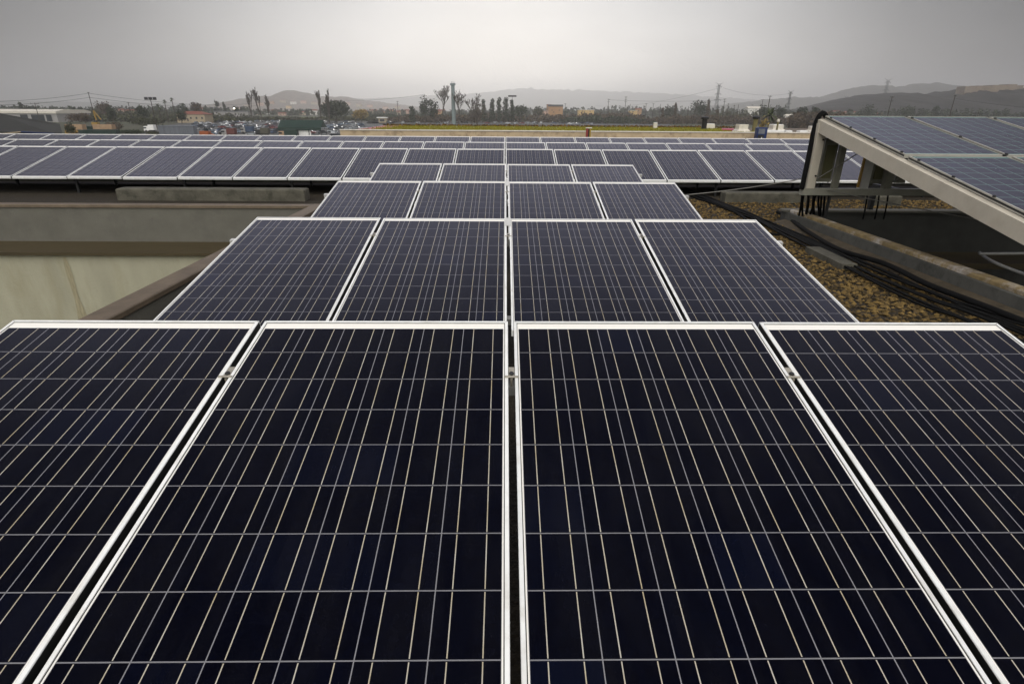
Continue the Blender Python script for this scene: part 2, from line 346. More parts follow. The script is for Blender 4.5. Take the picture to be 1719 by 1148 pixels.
# loose gravel
rnd = random.Random(3); pv = []; pf = []
octa = np.array([(1,0,0),(0,1,0),(-1,0,0),(0,-1,0),(0,0,1),(0,0,-1)], float)
ofc = [(0,1,4),(1,2,4),(2,3,4),(3,0,4),(1,0,5),(2,1,5),(3,2,5),(0,3,5)]
rs = np.random.RandomState(4)
def scatter(x0,x1,y0,y1,dens):
    n = int((x1-x0)*(y1-y0)*dens)
    for _ in range(n):
        x, y = rs.uniform(x0,x1), rs.uniform(y0,y1); s = rs.uniform(.012,.027)
        v = octa*np.array([s*rs.uniform(.8,1.5), s*rs.uniform(.8,1.3), s*rs.uniform(.5,.9)])
        v += rs.normal(0, s*.13, v.shape); a = rs.uniform(0,6.28); c, q = math.cos(a), math.sin(a)
        v = np.stack([v[:,0]*c-v[:,1]*q, v[:,0]*q+v[:,1]*c, v[:,2]], 1)+np.array([x,y,ROOF+rs.uniform(0,.012)])
        o = len(pv); pv.extend(map(tuple, v)); pf.extend(tuple(i+o for i in f) for f in ofc)
scatter(2.0,4.0,2.8,8.3,850); scatter(2.0,4.05,.2,2.8,420); scatter(2.0,8.5,8.3,10.4,420); scatter(-2.6,-2.0,2.6,8.3,350); scatter(-9.5,-2.6,8.42,9.2,140)
gm = MB(); gm.v = pv; gm.f = pf; kind(gm.build('gravel', m_pebble), 'stuff')

# ------------------------------------------------------------------ solar panels
PW, PL, PT = .984, 1.675, .040
def panel_meshes():
    fr = MB(); hw = PW/2; lip = .0115; c = .0015
    def ring(x, y0, y1, z): return [(-x,y0,z),(x,y0,z),(x,y1,z),(-x,y1,z)]
    rings = [ring(hw,-PL,0,-PT), ring(hw,-PL,0,-c), ring(hw-c,-PL+c,-c,0), ring(hw-lip,-PL+lip,-lip,0), ring(hw-lip,-PL+lip,-lip,-.006)]
    vs = [v for r_ in rings for v in r_]; fs = []
    for i in range(len(rings)-1):
        for k in range(4):
            j = (k+1) % 4; fs.append((i*4+k, i*4+j, (i+1)*4+j, (i+1)*4+k))
    inner = [ring(hw-.03,-PL+.03,-.03,-PT)]; o = len(vs); vs += inner[0]
    for k in range(4): j = (k+1) % 4; fs.append((k, o+k, o+j, j))
    fr.add(vs, fs)
    lam = MB().box(-hw+.004,hw-.004,-PL+.004,-.004,-.010,-.0035)
    return fr, lam
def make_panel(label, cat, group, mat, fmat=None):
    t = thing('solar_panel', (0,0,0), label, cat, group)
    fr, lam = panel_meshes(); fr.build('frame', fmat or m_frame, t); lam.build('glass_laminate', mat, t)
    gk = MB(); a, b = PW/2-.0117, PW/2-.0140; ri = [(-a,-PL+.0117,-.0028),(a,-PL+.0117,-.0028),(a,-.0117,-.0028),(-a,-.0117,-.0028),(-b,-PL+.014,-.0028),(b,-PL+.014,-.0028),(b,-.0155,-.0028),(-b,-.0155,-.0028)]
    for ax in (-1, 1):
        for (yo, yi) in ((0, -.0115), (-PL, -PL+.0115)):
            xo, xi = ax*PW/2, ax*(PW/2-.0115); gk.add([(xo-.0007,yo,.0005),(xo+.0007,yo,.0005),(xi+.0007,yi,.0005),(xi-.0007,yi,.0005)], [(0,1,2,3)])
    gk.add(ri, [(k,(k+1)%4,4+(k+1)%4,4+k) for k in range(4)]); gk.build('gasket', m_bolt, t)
    for sg in (-1, 1): MB().box(sg*PW/2-.0008,sg*PW/2+.0008,-PL+.01,-.004,-PT+.001 if not fmat else -.027,-.004 if not fmat else -.012).build('gap_shade_strip', m_black, t)  # black strips added so the gaps between panels read as shaded
    return t
ORD = ['zero','first','second','third','fourth','fifth','sixth','seventh','eighth','ninth','tenth','eleventh','twelfth','thirteenth','fourteenth','fifteenth','sixteenth','seventeenth','eighteenth']
XC = .024; PITCH = 1.008
jit = random.Random(11)
proto = None
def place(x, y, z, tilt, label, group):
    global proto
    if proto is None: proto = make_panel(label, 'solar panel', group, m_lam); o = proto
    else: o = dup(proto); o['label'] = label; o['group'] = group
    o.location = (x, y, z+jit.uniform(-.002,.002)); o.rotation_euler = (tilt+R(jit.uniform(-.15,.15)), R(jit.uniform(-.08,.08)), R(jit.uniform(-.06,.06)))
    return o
def rack(y, z, tilt, x0, x1, seams, label, legs, clamps=True, group=None, plate=False):
    t = thing('panel_mount', (XC, y, z), label, 'mounting rack', group, rx=tilt)
    for v in (-.345, -1.47):
        e_ = .07 if v > -1 else -.05; MB().box(x0-e_-XC, x1+e_-XC, v-.02, v+.02, -PT-.043, -PT-.002).build('rail', m_alu, t)
        if clamps and v > -1:
            for s in seams:
                c = MB(); s_ = s-XC
                c.cbox(s_-.0105, s_+.0105, v-.012, v+.045, -.006, -.002, .001); c.cbox(s_-.024, s_+.024, v-.021, v-.012, .0012, .0045, .001); c.box(s_-.004, s_+.004, v-.02, v+.04, -PT, -.006)
                cl_ = c.build('clamp', m_clamp, t)
                MB().lathe([(.009,0),(.009,.005),(.007,.0065)], (s_, v+.004, -.002), 8).build('bolt', m_bolt, cl_)
    ct, st_ = math.cos(-tilt), math.sin(-tilt)
    for lx in legs:
        for v in (-.345, -1.47):
            zt = -PT-.043
            # world-vertical leg in the tilted frame
            hgt = (z + v*math.sin(tilt) + zt*math.cos(tilt)) - ROOF
            p = Vector((lx-XC, v, zt)); q = p + Vector((0, -math.sin(tilt), -math.cos(tilt)))*hgt
            MB().bar(p, q, .04, .04, (0,1,0)).build('leg', m_alu if clamps else m_bolt, t)
    if not clamps:
        p = Vector((0, -.02, -PT)); dn = Vector((0, -math.sin(tilt), -math.cos(tilt)))*(z-ROOF-.09); m_ = MB()
        a0, b0 = x0-XC, x1-XC
        m_.add([(a0,p.y,p.z),(b0,p.y,p.z),(b0,p.y+dn.y,p.z+dn.z),(a0,p.y+dn.y,p.z+dn.z),(a0,p.y-.004,p.z),(b0,p.y-.004,p.z),(b0,p.y-.004+dn.y,p.z+dn.z),(a0,p.y-.004+dn.y,p.z+dn.z)], [(0,1,2,3),(7,6,5,4),(0,4,5,1),(2,6,7,3),(1,5,6,2),(3,7,4,0)])
        m_.build('light_block_sheet', m_rackg, t)  # sheet added behind the long rows to keep light from under them
    if plate:
        MB().cbox(-.021, .021, -.16, .006, .0010, .0045, .001).build('splice_plate', m_alu, t)
    return t
Y0, D, Z0, TILT = 2.1108, 2.3423, CZ-.7916, .224
rown = ['nearest four-panel row','second four-panel row','third four-panel row','short fourth row of four']
colw = ['outer panel left of the seam','inner panel left of the central seam','inner panel right of the central seam','outer panel right of the seam']
FRONT = [(2.118, .793, R(12.8)), (4.494, .8035, R(10.9)), (6.835, .786, R(11.7)), (9.18, .787, R(12.3))]
for r in range(4):
    y, h_, TILT = FRONT[r]; Z0 = CZ-h_
    for c in range(4):
        lab = ['outermost left','first left of the central seam','first right of the central seam','outermost right'][c]
        place(XC+(c-1.5)*PITCH, y, Z0, TILT, f'white-framed solar panel in the {rown[r]}, {lab}', 'solar panels of the front block')
    sm = [XC+k*PITCH for k in (-1,0,1)]
    rack(y, Z0, TILT, XC-2*PITCH, XC+2*PITCH, sm, f'aluminium rails and clamps under the {rown[r]}', [XC+k*PITCH for k in (-1.8,-.6,.6,1.8)], plate=r in (1,2), group='mounts of the front block')
LONG = [(12.28, .752, R(15), 13, 12, 'nearest long row'), (14.80, .745, R(13.2), 15, 16, 'middle long row'), (17.26, .722, R(13.2), 17, 17, 'farthest long row')]
LXC = .0
for (y, h, tl, nl, nr, nm) in LONG:
    for side, n in ((-1, nl), (1, nr)):
        for k in range(n):
            place(LXC+side*(k+.5)*PITCH, y, CZ-h, tl, f'solar panel in the {nm}, {ORD[k+1]} {"left" if side<0 else "right"} of its central seam', 'solar panels of the long rows')
    rack(y, CZ-h, tl, LXC-nl*PITCH, LXC+nr*PITCH, [], f'aluminium rails and legs under the {nm}', [LXC+k*2.016 for k in range(-(nl//2), nr//2+1)], clamps=False, group='mounts of the long rows')

# concrete ballast beams under the nearest long row
def beam(x0, x1, y0, y1, h, label):
    b = MB(); b.cbox(x0,x1,y0,y1,ROOF-.02,ROOF+h,.02); o = b.build('ballast_beam', m_conc); tag(o, label, 'concrete beam', 'concrete beams under the panels'); return o
beam(-6.75,-3.5,9.95,10.22,.20,'long stained concrete beam beside the left light well, under the nearest long row')
beam(3.9,5.35,10.0,10.25,.18,'stained concrete beam on the gravel beyond the cables, under the nearest long row')
beam(6.35,6.85,9.7,9.95,.18,'short concrete block behind the right light well')
br = MB(); q0, q1 = atz(1362,424,ROOF), atz(1424,455,ROOF)
br.bar((q0.x,q0.y,ROOF+.035),(q1.x,q1.y,ROOF+.035),.16,.07); tag(br.build('paving_block', m_conc), 'flat concrete paving block lying on gravel beside the black cables', 'paving block')

# ------------------------------------------------------------------ cables on the gravel
A = [(1150,318),(1215,345),(1262,362),(1285,371),(1329,390),(1409,424),(1477,455),(1578,496),(1650,520),(1760,555)]
B = [(1150,322),(1212,348),(1258,366),(1280,377),(1320,398),(1380,428),(1437,462),(1540,512),(1611,540),(1720,585)]
NC = 9
crn = random.Random(5)
def smoothp(pts, n=6):
    out = []
    for i in range(len(pts)-1):
        p0_, p1_, p2_, p3_ = pts[max(i-1,0)], pts[i], pts[i+1], pts[min(i+2,len(pts)-1)]
        for k in range(n):
            t = k/n
            out.append(.5*((2*p1_)+(p2_-p0_)*t+(2*p0_-5*p1_+4*p2_-p3_)*t*t+(3*p1_-p0_-3*p2_+p3_)*t**3))
    return out+[pts[-1]]
cabw = ['cable along the kerb edge of the bundle','second cable from the kerb','third cable from the kerb','fourth cable from the kerb','middle cable of the bundle','fourth cable from the panel side','third cable from the panel side','second cable from the panel side','cable along the panel side of the bundle']
for i in range(NC):
    f_ = i/(NC-1); pts = []
    for a, b in zip(A, B):
        p = atz(a[0]+(b[0]-a[0])*f_, a[1]+(b[1]-a[1])*f_, ROOF+.03)
        pts.append(p+Vector((crn.uniform(-.02,.02), crn.uniform(-.05,.05), crn.uniform(0,.03))))
    o = MB().tube(smoothp(pts), .011 if i else .016, 6).build('cable', m_cable, smooth=True)
    tag(o, 'black '+cabw[i]+' on the gravel', 'cable', 'black cables running over the gravel')
cd = [(1305,356),(1318,362),(1355,388),(1409,419),(1477,440),(1510,454),(1561,479),(1645,511),(1719,540),(1800,570)]
o = MB().tube(smoothp([atz(x,y,ROOF+.07) for x, y in cd]), .026, 8).build('conduit', m_cable, smooth=True); tag(o, 'thick black conduit lying along the foot of the kerb', 'conduit')
cd = [(1160,330),(1225,352),(1262,375),(1290,392),(1330,393)]
o = MB().tube(smoothp([atz(x,y,ROOF+.03) for x, y in cd]), .018, 6).build('conduit', m_cable, smooth=True); tag(o, 'short black conduit curling past the end of the third row', 'conduit')

# ------------------------------------------------------------------ raised rack on the right
RKY, RKT = 7.43, .205
tl = aty(1386,194.5,RKY); RKX, RKZ = tl.x, tl.z
m_frame2 = M('dull_brownish_aluminium', (.36, .345, .30), .55, .0, .12, 9)
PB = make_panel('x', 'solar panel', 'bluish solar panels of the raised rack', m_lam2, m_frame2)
pcn = ['at the open left end','second from its open end','third from its open end','fourth from its open end','fifth from its open end']
first = True
RP = 1.035
for i in range(6):
    for j in range(2):
        o = PB if first else dup(PB); first = False
        s = (PL+.06)*j
        o.location = (RKX+PW/2+i*RP, RKY-s*math.cos(RKT), RKZ-s*math.sin(RKT)); o.rotation_euler = (RKT, 0, 0)
        nm = pcn[i] if i < 5 else 'sixth from its open end'
        o['label'] = f'bluish solar panel in the {"upper" if j==0 else "lower"} tier of the raised rack, {nm}'; o['group'] = 'bluish solar panels of the raised rack'
rk = thing('raised_rack', (RKX, RKY, RKZ), 'cream steel rack with a sloping side beam carrying the bluish solar panels', 'mounting rack')
ct, stt = math.cos(RKT), math.sin(RKT)
def S(x, s, n=0): return Vector((x, -s*ct - n*stt*-1*-1, -s*stt + n*ct)) if False else Vector((x, -s*ct + (-n)*stt*-1*-1*0 + (n*-stt), -s*stt + n*ct))
SLOPE_L = 3.75
def chan(x0, wdt, hgt, name, mat, s0=-.03, s1=SLOPE_L, n1=-.046):
    # C channel: web + two flanges, sloping
    m_ = MB()
    vs = []
    for (x, nn_) in ((x0,n1),(x0+wdt,n1),(x0+wdt,n1-.008),(x0+.008,n1-.008),(x0+.008,n1-hgt+.008),(x0+wdt,n1-hgt+.008),(x0+wdt,n1-hgt),(x0,n1-hgt)):
        vs.append((x, nn_))
    k = len(vs)
    V = [S(x, s0, q) for x, q in vs]+[S(x, s1, q) for x, q in vs]
    m_.add(V, [(i,(i+1)%k,k+(i+1)%k,k+i) for i in range(k)]+[(0,1,2,3),(0,3,4,7),(4,5,6,7),(k+3,k+2,k+1,k),(k+7,k+4,k+3,k),(k+7,k+6,k+5,k+4)])
    return m_.build(name, mat, rk)
chan(-.075, .085, .138, 'side_beam', m_rackw)
for i in (1,2,3,4,5): chan(i*RP-.25, .06, .10, 'sloping_beam', m_rackg)
for s, nm in ((.02,'top_rail'),(.6,'cross_rail'),(1.25,'cross_rail'),(2.3,'cross_rail'),(3.1,'cross_rail')):
    m_ = MB(); a = S(.02, s, -.10); b = S(6*RP, s, -.10); m_.bar(a, b, .05, .05, (0,-stt,ct)); m_.build(nm, m_rackg if s > .1 else m_bolt, rk)
# posts and bottom rail of the back frame
zb = hz(1357,316,RKY)-RKZ
def post(px, wdt, mat, name, ytop=-.13, dpt=.07, dy=.02, z0=None):
    x = gx(px, RKY); x = aty(px, 270, RKY).x - RKX
    return MB().box(x-wdt/2, x+wdt/2, dy-dpt, dy, zb if z0 is None else z0, ytop).build(name, mat, rk)
pst = MB().box(-.085, .02, -.055, .02, zb, -.09).build('corner_post', m_rackw, rk)
for zz in (-.28, zb+.16):
    MB().tube([(.0,-.0551,zz),(.0,-.068,zz)], .012, 8).build('bolt', m_bolt, pst)
MB().box(.02,.03,-.05,.03,zb,-.12).build('post_flange', m_rackg, rk)
post(1412, .07, m_rackg, 'post', -.2, dy=.06); post(1458, .11, m_alu, 'post', -.35, dy=.03); post(1498, .10, m_rackg, 'post', -.5, dy=.03)
x = aty(1450,270,RKY).x-RKX; MB().box(x-.035,x-.012,-.06,-.03,zb+.02,-.33).build('yellow_strip', m_yel, rk)
MB().cbox(-.12, 6*RP, -.05, .04, zb-.085, zb, .004).build('bottom_rail', M('olive_grey_rail', (.25,.245,.2), .6), rk)
for px in (1640, 1719+200):
    x = aty(px,340,8.19).x-RKX; MB().bar((x,RY+.07-RKY,8.69-RKZ),(x-.05,-.25,-.2),.10,.06,(1,0,0)).build('support_leg', m_rackg, rk)
for x in (1.35, 3.1, 5.1): MB().box(x-.03,x+.03,RY+.08-RKY-.03,RY+.08-RKY+.03,8.69-RKZ,zb-.085).build('support_leg', m_bolt, rk)
for x in (1.35, 3.1, 5.1): MB().box(x-.03,x+.03,.04,RY+.11-RKY,zb-.08,zb-.03).build('bracket', m_bolt, rk)
MB().box(.26,.29,-.015,.015,8.70-RKZ,zb-.085).build('support_leg', m_bolt, rk)
# clamp buttons along the panel edges
for s in (.15,.62,1.12,1.62,1.9,2.4,2.9,3.3):
    MB().lathe([(.014,0),(.014,.012),(.010,.016)], tuple(S(-.006, s, .0)), 8).build('clamp_button', m_bolt, rk)
for i in range(1,6):
    for s in (.12,1.0,1.68,2.5): MB().lathe([(.016,0),(.016,.012),(.011,.016)], tuple(S(i*RP-.02, s, .0)), 8).build('clamp_button', m_bolt, rk)
# inverter boxes between the posts
def inverter(px0, px1, y0, y1, label, yy=.05):
    a = aty(px0,(y0+y1)/2,RKY+yy); b = aty(px1,(y0+y1)/2,RKY+yy); z1_, z0_ = hz(px0,y0,RKY+yy), hz(px0,y1,RKY+yy)
    t = thing('inverter_box', ((a.x+b.x)/2, RKY+yy+.1, z0_), label, 'electrical box', 'electrical boxes under the raised rack'); h = (b.x-a.x)/2; H = z1_-z0_
    MB().cbox(-h,h,-.08,.08,0,H,.015).build('case', m_rackg, t)
    MB().box(-h+.03,h-.03,-.09,-.081,.05,H-.07).build('door', M('olive_door', (.11,.105,.05), .6), t)
    MB().box(-h-.01,h+.01,-.10,.09,H,H+.015).build('rain_lid', m_bolt, t)
inverter(1381,1404,234,306,'olive electrical box with a dark lid next to the cream corner post')
inverter(1468,1490,250,308,'black electrical box between two grey posts under the raised rack')
inverter(1508,1526,268,308,'small dark electrical box under the sloping cream beam')
# cable drops and black bundle on the corner post
k_ = 0
drop = ['leftmost','second','third','fourth','fifth','sixth','seventh','eighth','ninth','last']
for px in (1347,1351,1355,1359,1364,1368,1372,1376,1380,1384):
    a = aty(px,318,RKY+.02); b = aty(px-1+crn.uniform(-4,2),355,RKY+.28); b.z = 8.68
    mid = (a+b)/2+Vector((crn.uniform(-.04,.04),0,0))
    o = MB().tube(smoothp([a,mid,b]), .014, 6).build('hanging_cable', m_cable, smooth=True); tag(o, f'black cable hanging below the corner post, {drop[k_]} of the ten from the panels', 'cable', 'cables hanging below the corner post'); k_ += 1
for k2, px in enumerate((1457,1477,1492)):
    a = aty(px,318,RKY+.02); b = aty(px-4,350,RKY+.5); b.z = 8.6
    o = MB().tube(smoothp([a,(a+b)/2+Vector((.008,0,0)),b]), .010, 6).build('hanging_cable', m_cable, smooth=True)
    tag(o, ['black cable hanging below the yellow-edged post','black cable hanging below the black electrical box','black cable hanging below the farther grey post'][k2], 'cable', 'cables hanging below the electrical boxes')
o = MB().tube(smoothp([Vector((RKX-.13,RKY-.03,hz(1345,318,RKY))), Vector((RKX-.11,RKY,RKZ-.45)), Vector((RKX-.085,RKY+.04,RKZ-.1)), Vector((RKX-.02,RKY+.05,RKZ+.03)), Vector((RKX+.06,RKY+.05,RKZ-.04))]), .03, 8).build('cable_sleeve', m_cable, smooth=True)
tag(o, 'black cable sleeve climbing the back of the cream corner post', 'cable sleeve')
# guy wires
def wire(a, b, r, label, sag=0., name='guy_wire', mat=None, grp=None):
    a, b = Vector(a), Vector(b); pts = [a+(b-a)*t/12+Vector((0,0,-4*sag*(t/12)*(1-t/12))) for t in range(13)]
    o = MB().tube(pts, r, 4).build(name, mat or m_wire); tag(o, label, 'wire', grp); return o
wire(aty(1348,300,RKY), aty(1146,328,6.42), .006, 'thin steel guy wire from the corner post to the end of the third row', .02)
wire(aty(1388,319,RKY-.06), aty(1760,388,6.2), .006, 'thin steel guy wire crossing in front of the right light well', .02)
wire(aty(1363,306,RKY-.03), aty(1451,251,RKY-.03), .007, 'steel brace wire with turnbuckle behind the sloping cream beam')
wire(aty(1500,305,RKY-.03), aty(1535,285,RKY-.03), .007, 'short brace wire beside the farther grey post')
pp = [atz(1644,424,8.15), atz(1668,440,8.1), atz(1719,460,8.0), atz(1780,480,8.0)]
o = MB().tube(smoothp(pp), .02, 8).build('drain_pipe', m_alu, smooth=True); tag(o, 'grey pipe bending down inside the right light well', 'pipe')
pp = [aty(1644,426,7.55), aty(1790,425,7.55)]
o = MB().tube(pp, .018, 8).build('drain_pipe', m_alu, smooth=True); tag(o, 'straight grey pipe along the ledge of the right light well', 'pipe')

# ------------------------------------------------------------------ green-roofed wing beyond the long rows
gw = thing('green_roof_wing', (0,30,0), 'low wing with a stained beige wall and a mossy green roof beyond the long rows', 'building')
x0, x1 = -8.33, 24.0
MB().box(x0,x1,0,.25,ROOF-.2,9.00).build('wall', m_stonewall, gw)
MB().cbox(x0-.02,x1,-.03,.28,9.00,9.045,.008).build('coping', m_off, gw)
MB().box(x0,x1,.25,12,ROOF-.2,8.93).build('roof_slab', m_brown, gw)
MB().box(x0,x0+.2,.25,12,0,8.93).build('side_wall', m_beige, gw)
lw = MB(); lrn = random.Random(9)
lw.add([(x0+.3,30.28,8.945),(14.2,30.28,8.945),(14.6,41.2,8.945),(-8.0,41.2,8.945)], [(0,1,2,3)])
for _ in range(9000):
    x, y = lrn.uniform(-8,14.2), 30.3+10.8*lrn.random(); a = lrn.uniform(0,3.14); h = lrn.uniform(.02,.07); dx, dy = .05*math.cos(a), .05*math.sin(a)
    lw.add([(x-dx,y-dy,8.945),(x+dx,y+dy,8.945),(x+lrn.uniform(-.03,.03),y,8.945+h)], [(0,1,2)])
kind(lw.build('moss', m_lawn), 'stuff')
hb = MB()
for _ in range(2600): hb.leaves((lrn.uniform(-8.4,16), 41.3+lrn.uniform(-.15,.15), 8.97+lrn.uniform(0,.05)), (.12,.12,.06), 1, .06, lrn)
kind(hb.build('border_plants', M('orange_green_border', (.05,.05,.012), .9, 0, .6, 3, col2=(.22,.11,.02), island=True)), 'stuff')
e = MB().add([(x0+.05,30.3,8.955),(x0+.75,30.3,8.955),(-6.9,41,8.955),(-8.3,41,8.955)], [(0,1,2,3)]); e.v += [(a,b,c-.03) for a,b,c in e.v]; e.f.append((7,6,5,4)); e.f += [(0,4,5,1),(1,5,6,2),(2,6,7,3),(3,7,4,0)]
tag(e.build('edging_strip', m_pink), 'faded red edging strip slanting along the near end of the mossy roof', 'edging strip')
e = MB().box(-.35,.35,-.9,.9,0,.09); o = e.build('cover_sheet', m_pink, loc=(aty(1222,217,36).x,36,8.95)); o.rotation_euler = (0,0,R(-20)); tag(o, 'pink sheet lying on the far right corner of the mossy roof', 'sheet')
# rooftop fittings
def vent(px, y1, y0, Y, r, mat, capm, label, cap=.0, group=None):
    p = aty(px, y0, Y); z1_ = hz(px, y1, Y); base = 8.93; t = thing('vent_pipe', (p.x, Y, base), label, 'vent pipe', group)
    H = z1_-base
    MB().lathe([(r*1.5,0),(r*1.5,.03),(r,.05),(r,H-.14)], (0,0,0), 12).build('pipe', mat, t, smooth=False)
    MB().lathe([(r*1.25,H-.16),(r*1.6,H-.14),(r*1.6,H-.04),(r*.5,H)], (0,0,0), 12).build('cap', capm, t)
vent(1182,196,212,38,.16,m_black,m_black,'black capped vent pipe standing on the mossy roof')
vent(1266,195,219,34,.13,M('olive_pipe',(.14,.12,.05),.7),m_black,'olive vent pipe with a black cap beside the blue cabinet')
vent(1304,200,218,34,.05,M('olive_post',(.15,.13,.06),.7),m_off,'slim olive post between two white roof hatches')
def hatch(px0, px1, y1, Y, label, flare=.0, capd=False):
    a, b = gx(px0,Y), gx(px1,Y); H = hz((px0+px1)/2, y1, Y)-8.93; h = (b-a)/2
    t = thing('roof_hatch', ((a+b)/2, Y, 8.93), label, 'roof hatch', 'white roof hatches')
    m_ = MB(); m_.add([(-h-flare,-h-flare,0),(h+flare,-h-flare,0),(h+flare,h+flare,0),(-h-flare,h+flare,0),(-h,-h,H*.35),(h,-h,H*.35),(h,h,H*.35),(-h,h,H*.35)], [(0,3,2,1),(0,1,5,4),(1,2,6,5),(2,3,7,6),(3,0,4,7),(4,5,6,7)])
    m_.build('kerb', m_off, t); MB().cbox(-h*.97,h*.97,-h*.97,h*.97,H*.35,H*.93,.02).build('shaft', m_off, t); MB().cbox(-h*.9,h*.9,-h*.9,h*.9,H*.93,H,.01).build('lid', m_black if capd else m_white, t)
hatch(1241,1257,208,34,'white flared roof hatch with a dark lid beside the olive vent pipe',.16,True)
hatch(1298,1316,209,35.5,'white roof hatch behind the slim olive post',.2)
hatch(1364,1376,212,35,'white roof hatch nearest the raised rack',.25)
hatch(1099,1105,206,40,'tiny white roof hatch in the middle of the mossy roof edge',.0)
hatch(1187,1201,208,39.5,'low white roof hatch beside the black vent pipe',.0)
def pcap(px0,px1,Y,label):
    a, b = gx(px0,Y), gx(px1,Y); tag(MB().cbox(a,b,Y,Y+.4,8.93,9.06,.02).build('white_kerb', m_white), label, 'kerb', 'white kerbs on the wing roof')
pcap(1288,1322,32.5,'white kerb in front of the slim olive post'); pcap(1326,1336,32.5,'short white kerb right of the slim olive post'); pcap(1349,1362,32.5,'white kerb beside the raised rack corner')
t = thing('cabinet', (aty(1277,225,29.3).x,29.3,ROOF), 'blue roof cabinet with a black door standing before the beige wall', 'cabinet')
H = hz(1277,214,29.3)-ROOF; MB().cbox(-.24,.24,-.16,.16,0,H,.02).build('case', m_blue, t); MB().box(-.2,.10,-.175,-.161,.08,H*.55).build('door', m_black, t); MB().box(-.2,.12,-.175,-.161,H*.62,H*.92).build('grey_panel', m_corr, t)
MB().add([(-.03,-.18,H*.25),(.03,-.18,H*.25),(.03,-.18,H*.36),(0,-.18,H*.45),(-.03,-.18,H*.36)], [(0,1,2,3,4)]).build('white_mark', m_white, t)
t = thing('standpipe', (aty(988,224,29.2).x,29.2,ROOF), 'twin red and yellow standpipe with a black middle before the beige wall', 'standpipe')
H = hz(988,215,29.2)-ROOF; MB().box(-.13,-.03,-.06,.06,0,H-.02).build('red_column', m_red, t); MB().box(.04,.11,-.06,.06,0,H-.03).build('yellow_column', M('mustard_paint',(.30,.20,.03)), t); MB().box(-.03,.04,-.05,.05,0,H-.06).build('black_core', m_black, t); MB().cbox(-.15,.15,-.08,.08,H-.02,H+.02,.01).build('cap', m_off, t)
a, b = gx(287,18.6), gx(317,18.6)
t = thing('roof_block', ((a+b)/2,18.6,ROOF), 'small off-white block with two dark openings at the far roof edge', 'roof block'); h=(b-a)/2; H=hz(300,229,18.6)-ROOF
MB().cbox(-h,h,-.12,.12,0,H,.02).build('body', m_off, t)
for q in (-.18,.14): MB().box(q-.06,q+.06,-.13,-.121,H-.16,H-.05).build('opening', m_black, t)

# ------------------------------------------------------------------ hills
def ridge(name, pts, Y, depth, mat, nx=160, ny=18, amp=.05, seed=1):
    xs = [gx(p[0],Y) for p in pts]; zs = [max(0,hz(p[0],p[1],Y)) for p in pts]
    n1 = np.random.RandomState(seed); m_ = MB(); V = []
    X = np.linspace(xs[0],xs[-1],nx); Zp = np.interp(X,xs,zs); ph = n1.uniform(0,6.28,24); fr_ = n1.uniform(.004,.05,24); fy_ = n1.uniform(.004,.05,24)
    for j in range(ny):
        v = -1+2*j/(ny-1); y = Y+v*depth; sh = max(0,1-abs(v)**1.6)
        for i in range(nx):
            nz_ = sum(math.sin(fr_[k]*X[i]+fy_[k]*y+ph[k]) for k in range(24))/24
            z = Zp[i]*sh*(1+.9*amp*nz_*(1 if abs(v)>.05 else .5)+.035*n1.normal())*(1 if j not in (0,ny-1) else 0)-.5
            V.append((X[i],y,z))
    ridge.f = lambda x, y: float(np.interp(x,xs,zs))*max(0,1-abs((y-Y)/depth)**1.6)
    F = [(j*nx+i,j*nx+i+1,(j+1)*nx+i+1,(j+1)*nx+i) for j in range(ny-1) for i in range(nx-1)]
    m_.add(V,F); return kind(m_.build(name, mat, smooth=True), 'structure')
ridge('hill', [(1385,192),(1390,181),(1419,169),(1449,161),(1475,156),(1490,155.5),(1518,162),(1538,166),(1567,165),(1583,154),(1602,152),(1646,152),(1690,151),(1700,153),(1730,149),(1800,145),(1900,160),(1960,192)], 1150, 330, M('dark_scrub_hillside', (.008, .0075, .006), 1, 0, .5, .03, col2=(.022, .019, .014)), seed=2, amp=.25)
ridge('hill', [(1150,190),(1200,178),(1290,167),(1340,163.5),(1380,167),(1406,157),(1419,151),(1435,145.5),(1453,144.5),(1469,146.5),(1486,151),(1502,145.5),(1522,142.5),(1538,140.6),(1563,141.5),(1593,147.5),(1650,150),(1760,150),(1900,190)], 3300, 700, m_hill, seed=3, amp=.2)
ridge('hill', [(380,180),(432,165),(454,162),(472,164.5),(484.5,159),(495,153.7),(505,152.4),(514,155),(525.5,159.5),(541,163.5),(579,163),(605,167),(640,172),(720,182)], 3000, 600, m_hillr, seed=5, amp=.2)
cone_f = ridge.f
ridge('hill', [(430,180),(560,164),(620,166),(700,163),(800,157),(870,149),(940,151),(1000,153),(1100,157),(1250,167),(1400,180)], 7600, 1300, m_hill, seed=6, amp=.1)
ridge('hill', [(-300,185),(0,170),(100,171),(200,172),(330,176),(420,184)], 6000, 900, m_hill, seed=8, amp=.1)
# cliff-like ruin on the plateau
Yc = 1120
ru = thing('plateau_ruin', (gx(1650,Yc),Yc,hz(1650,152,Yc)), 'long brownish ruined wall along the flat hilltop', 'ruin')
bx = gx(1650,Yc); bz = hz(1650,152,Yc)
for (a,b,yt) in ((1603,1622,145.5),(1622,1646,144.5),(1646,1672,143.5),(1672,1687,142),(1687,1698,143.8)):
    MB().box(gx(a,Yc)-bx,gx(b,Yc)-bx-.4,-8,14,-25,hz((a+b)/2,yt,Yc)-bz).build('wall_section', m_cliff, ru)

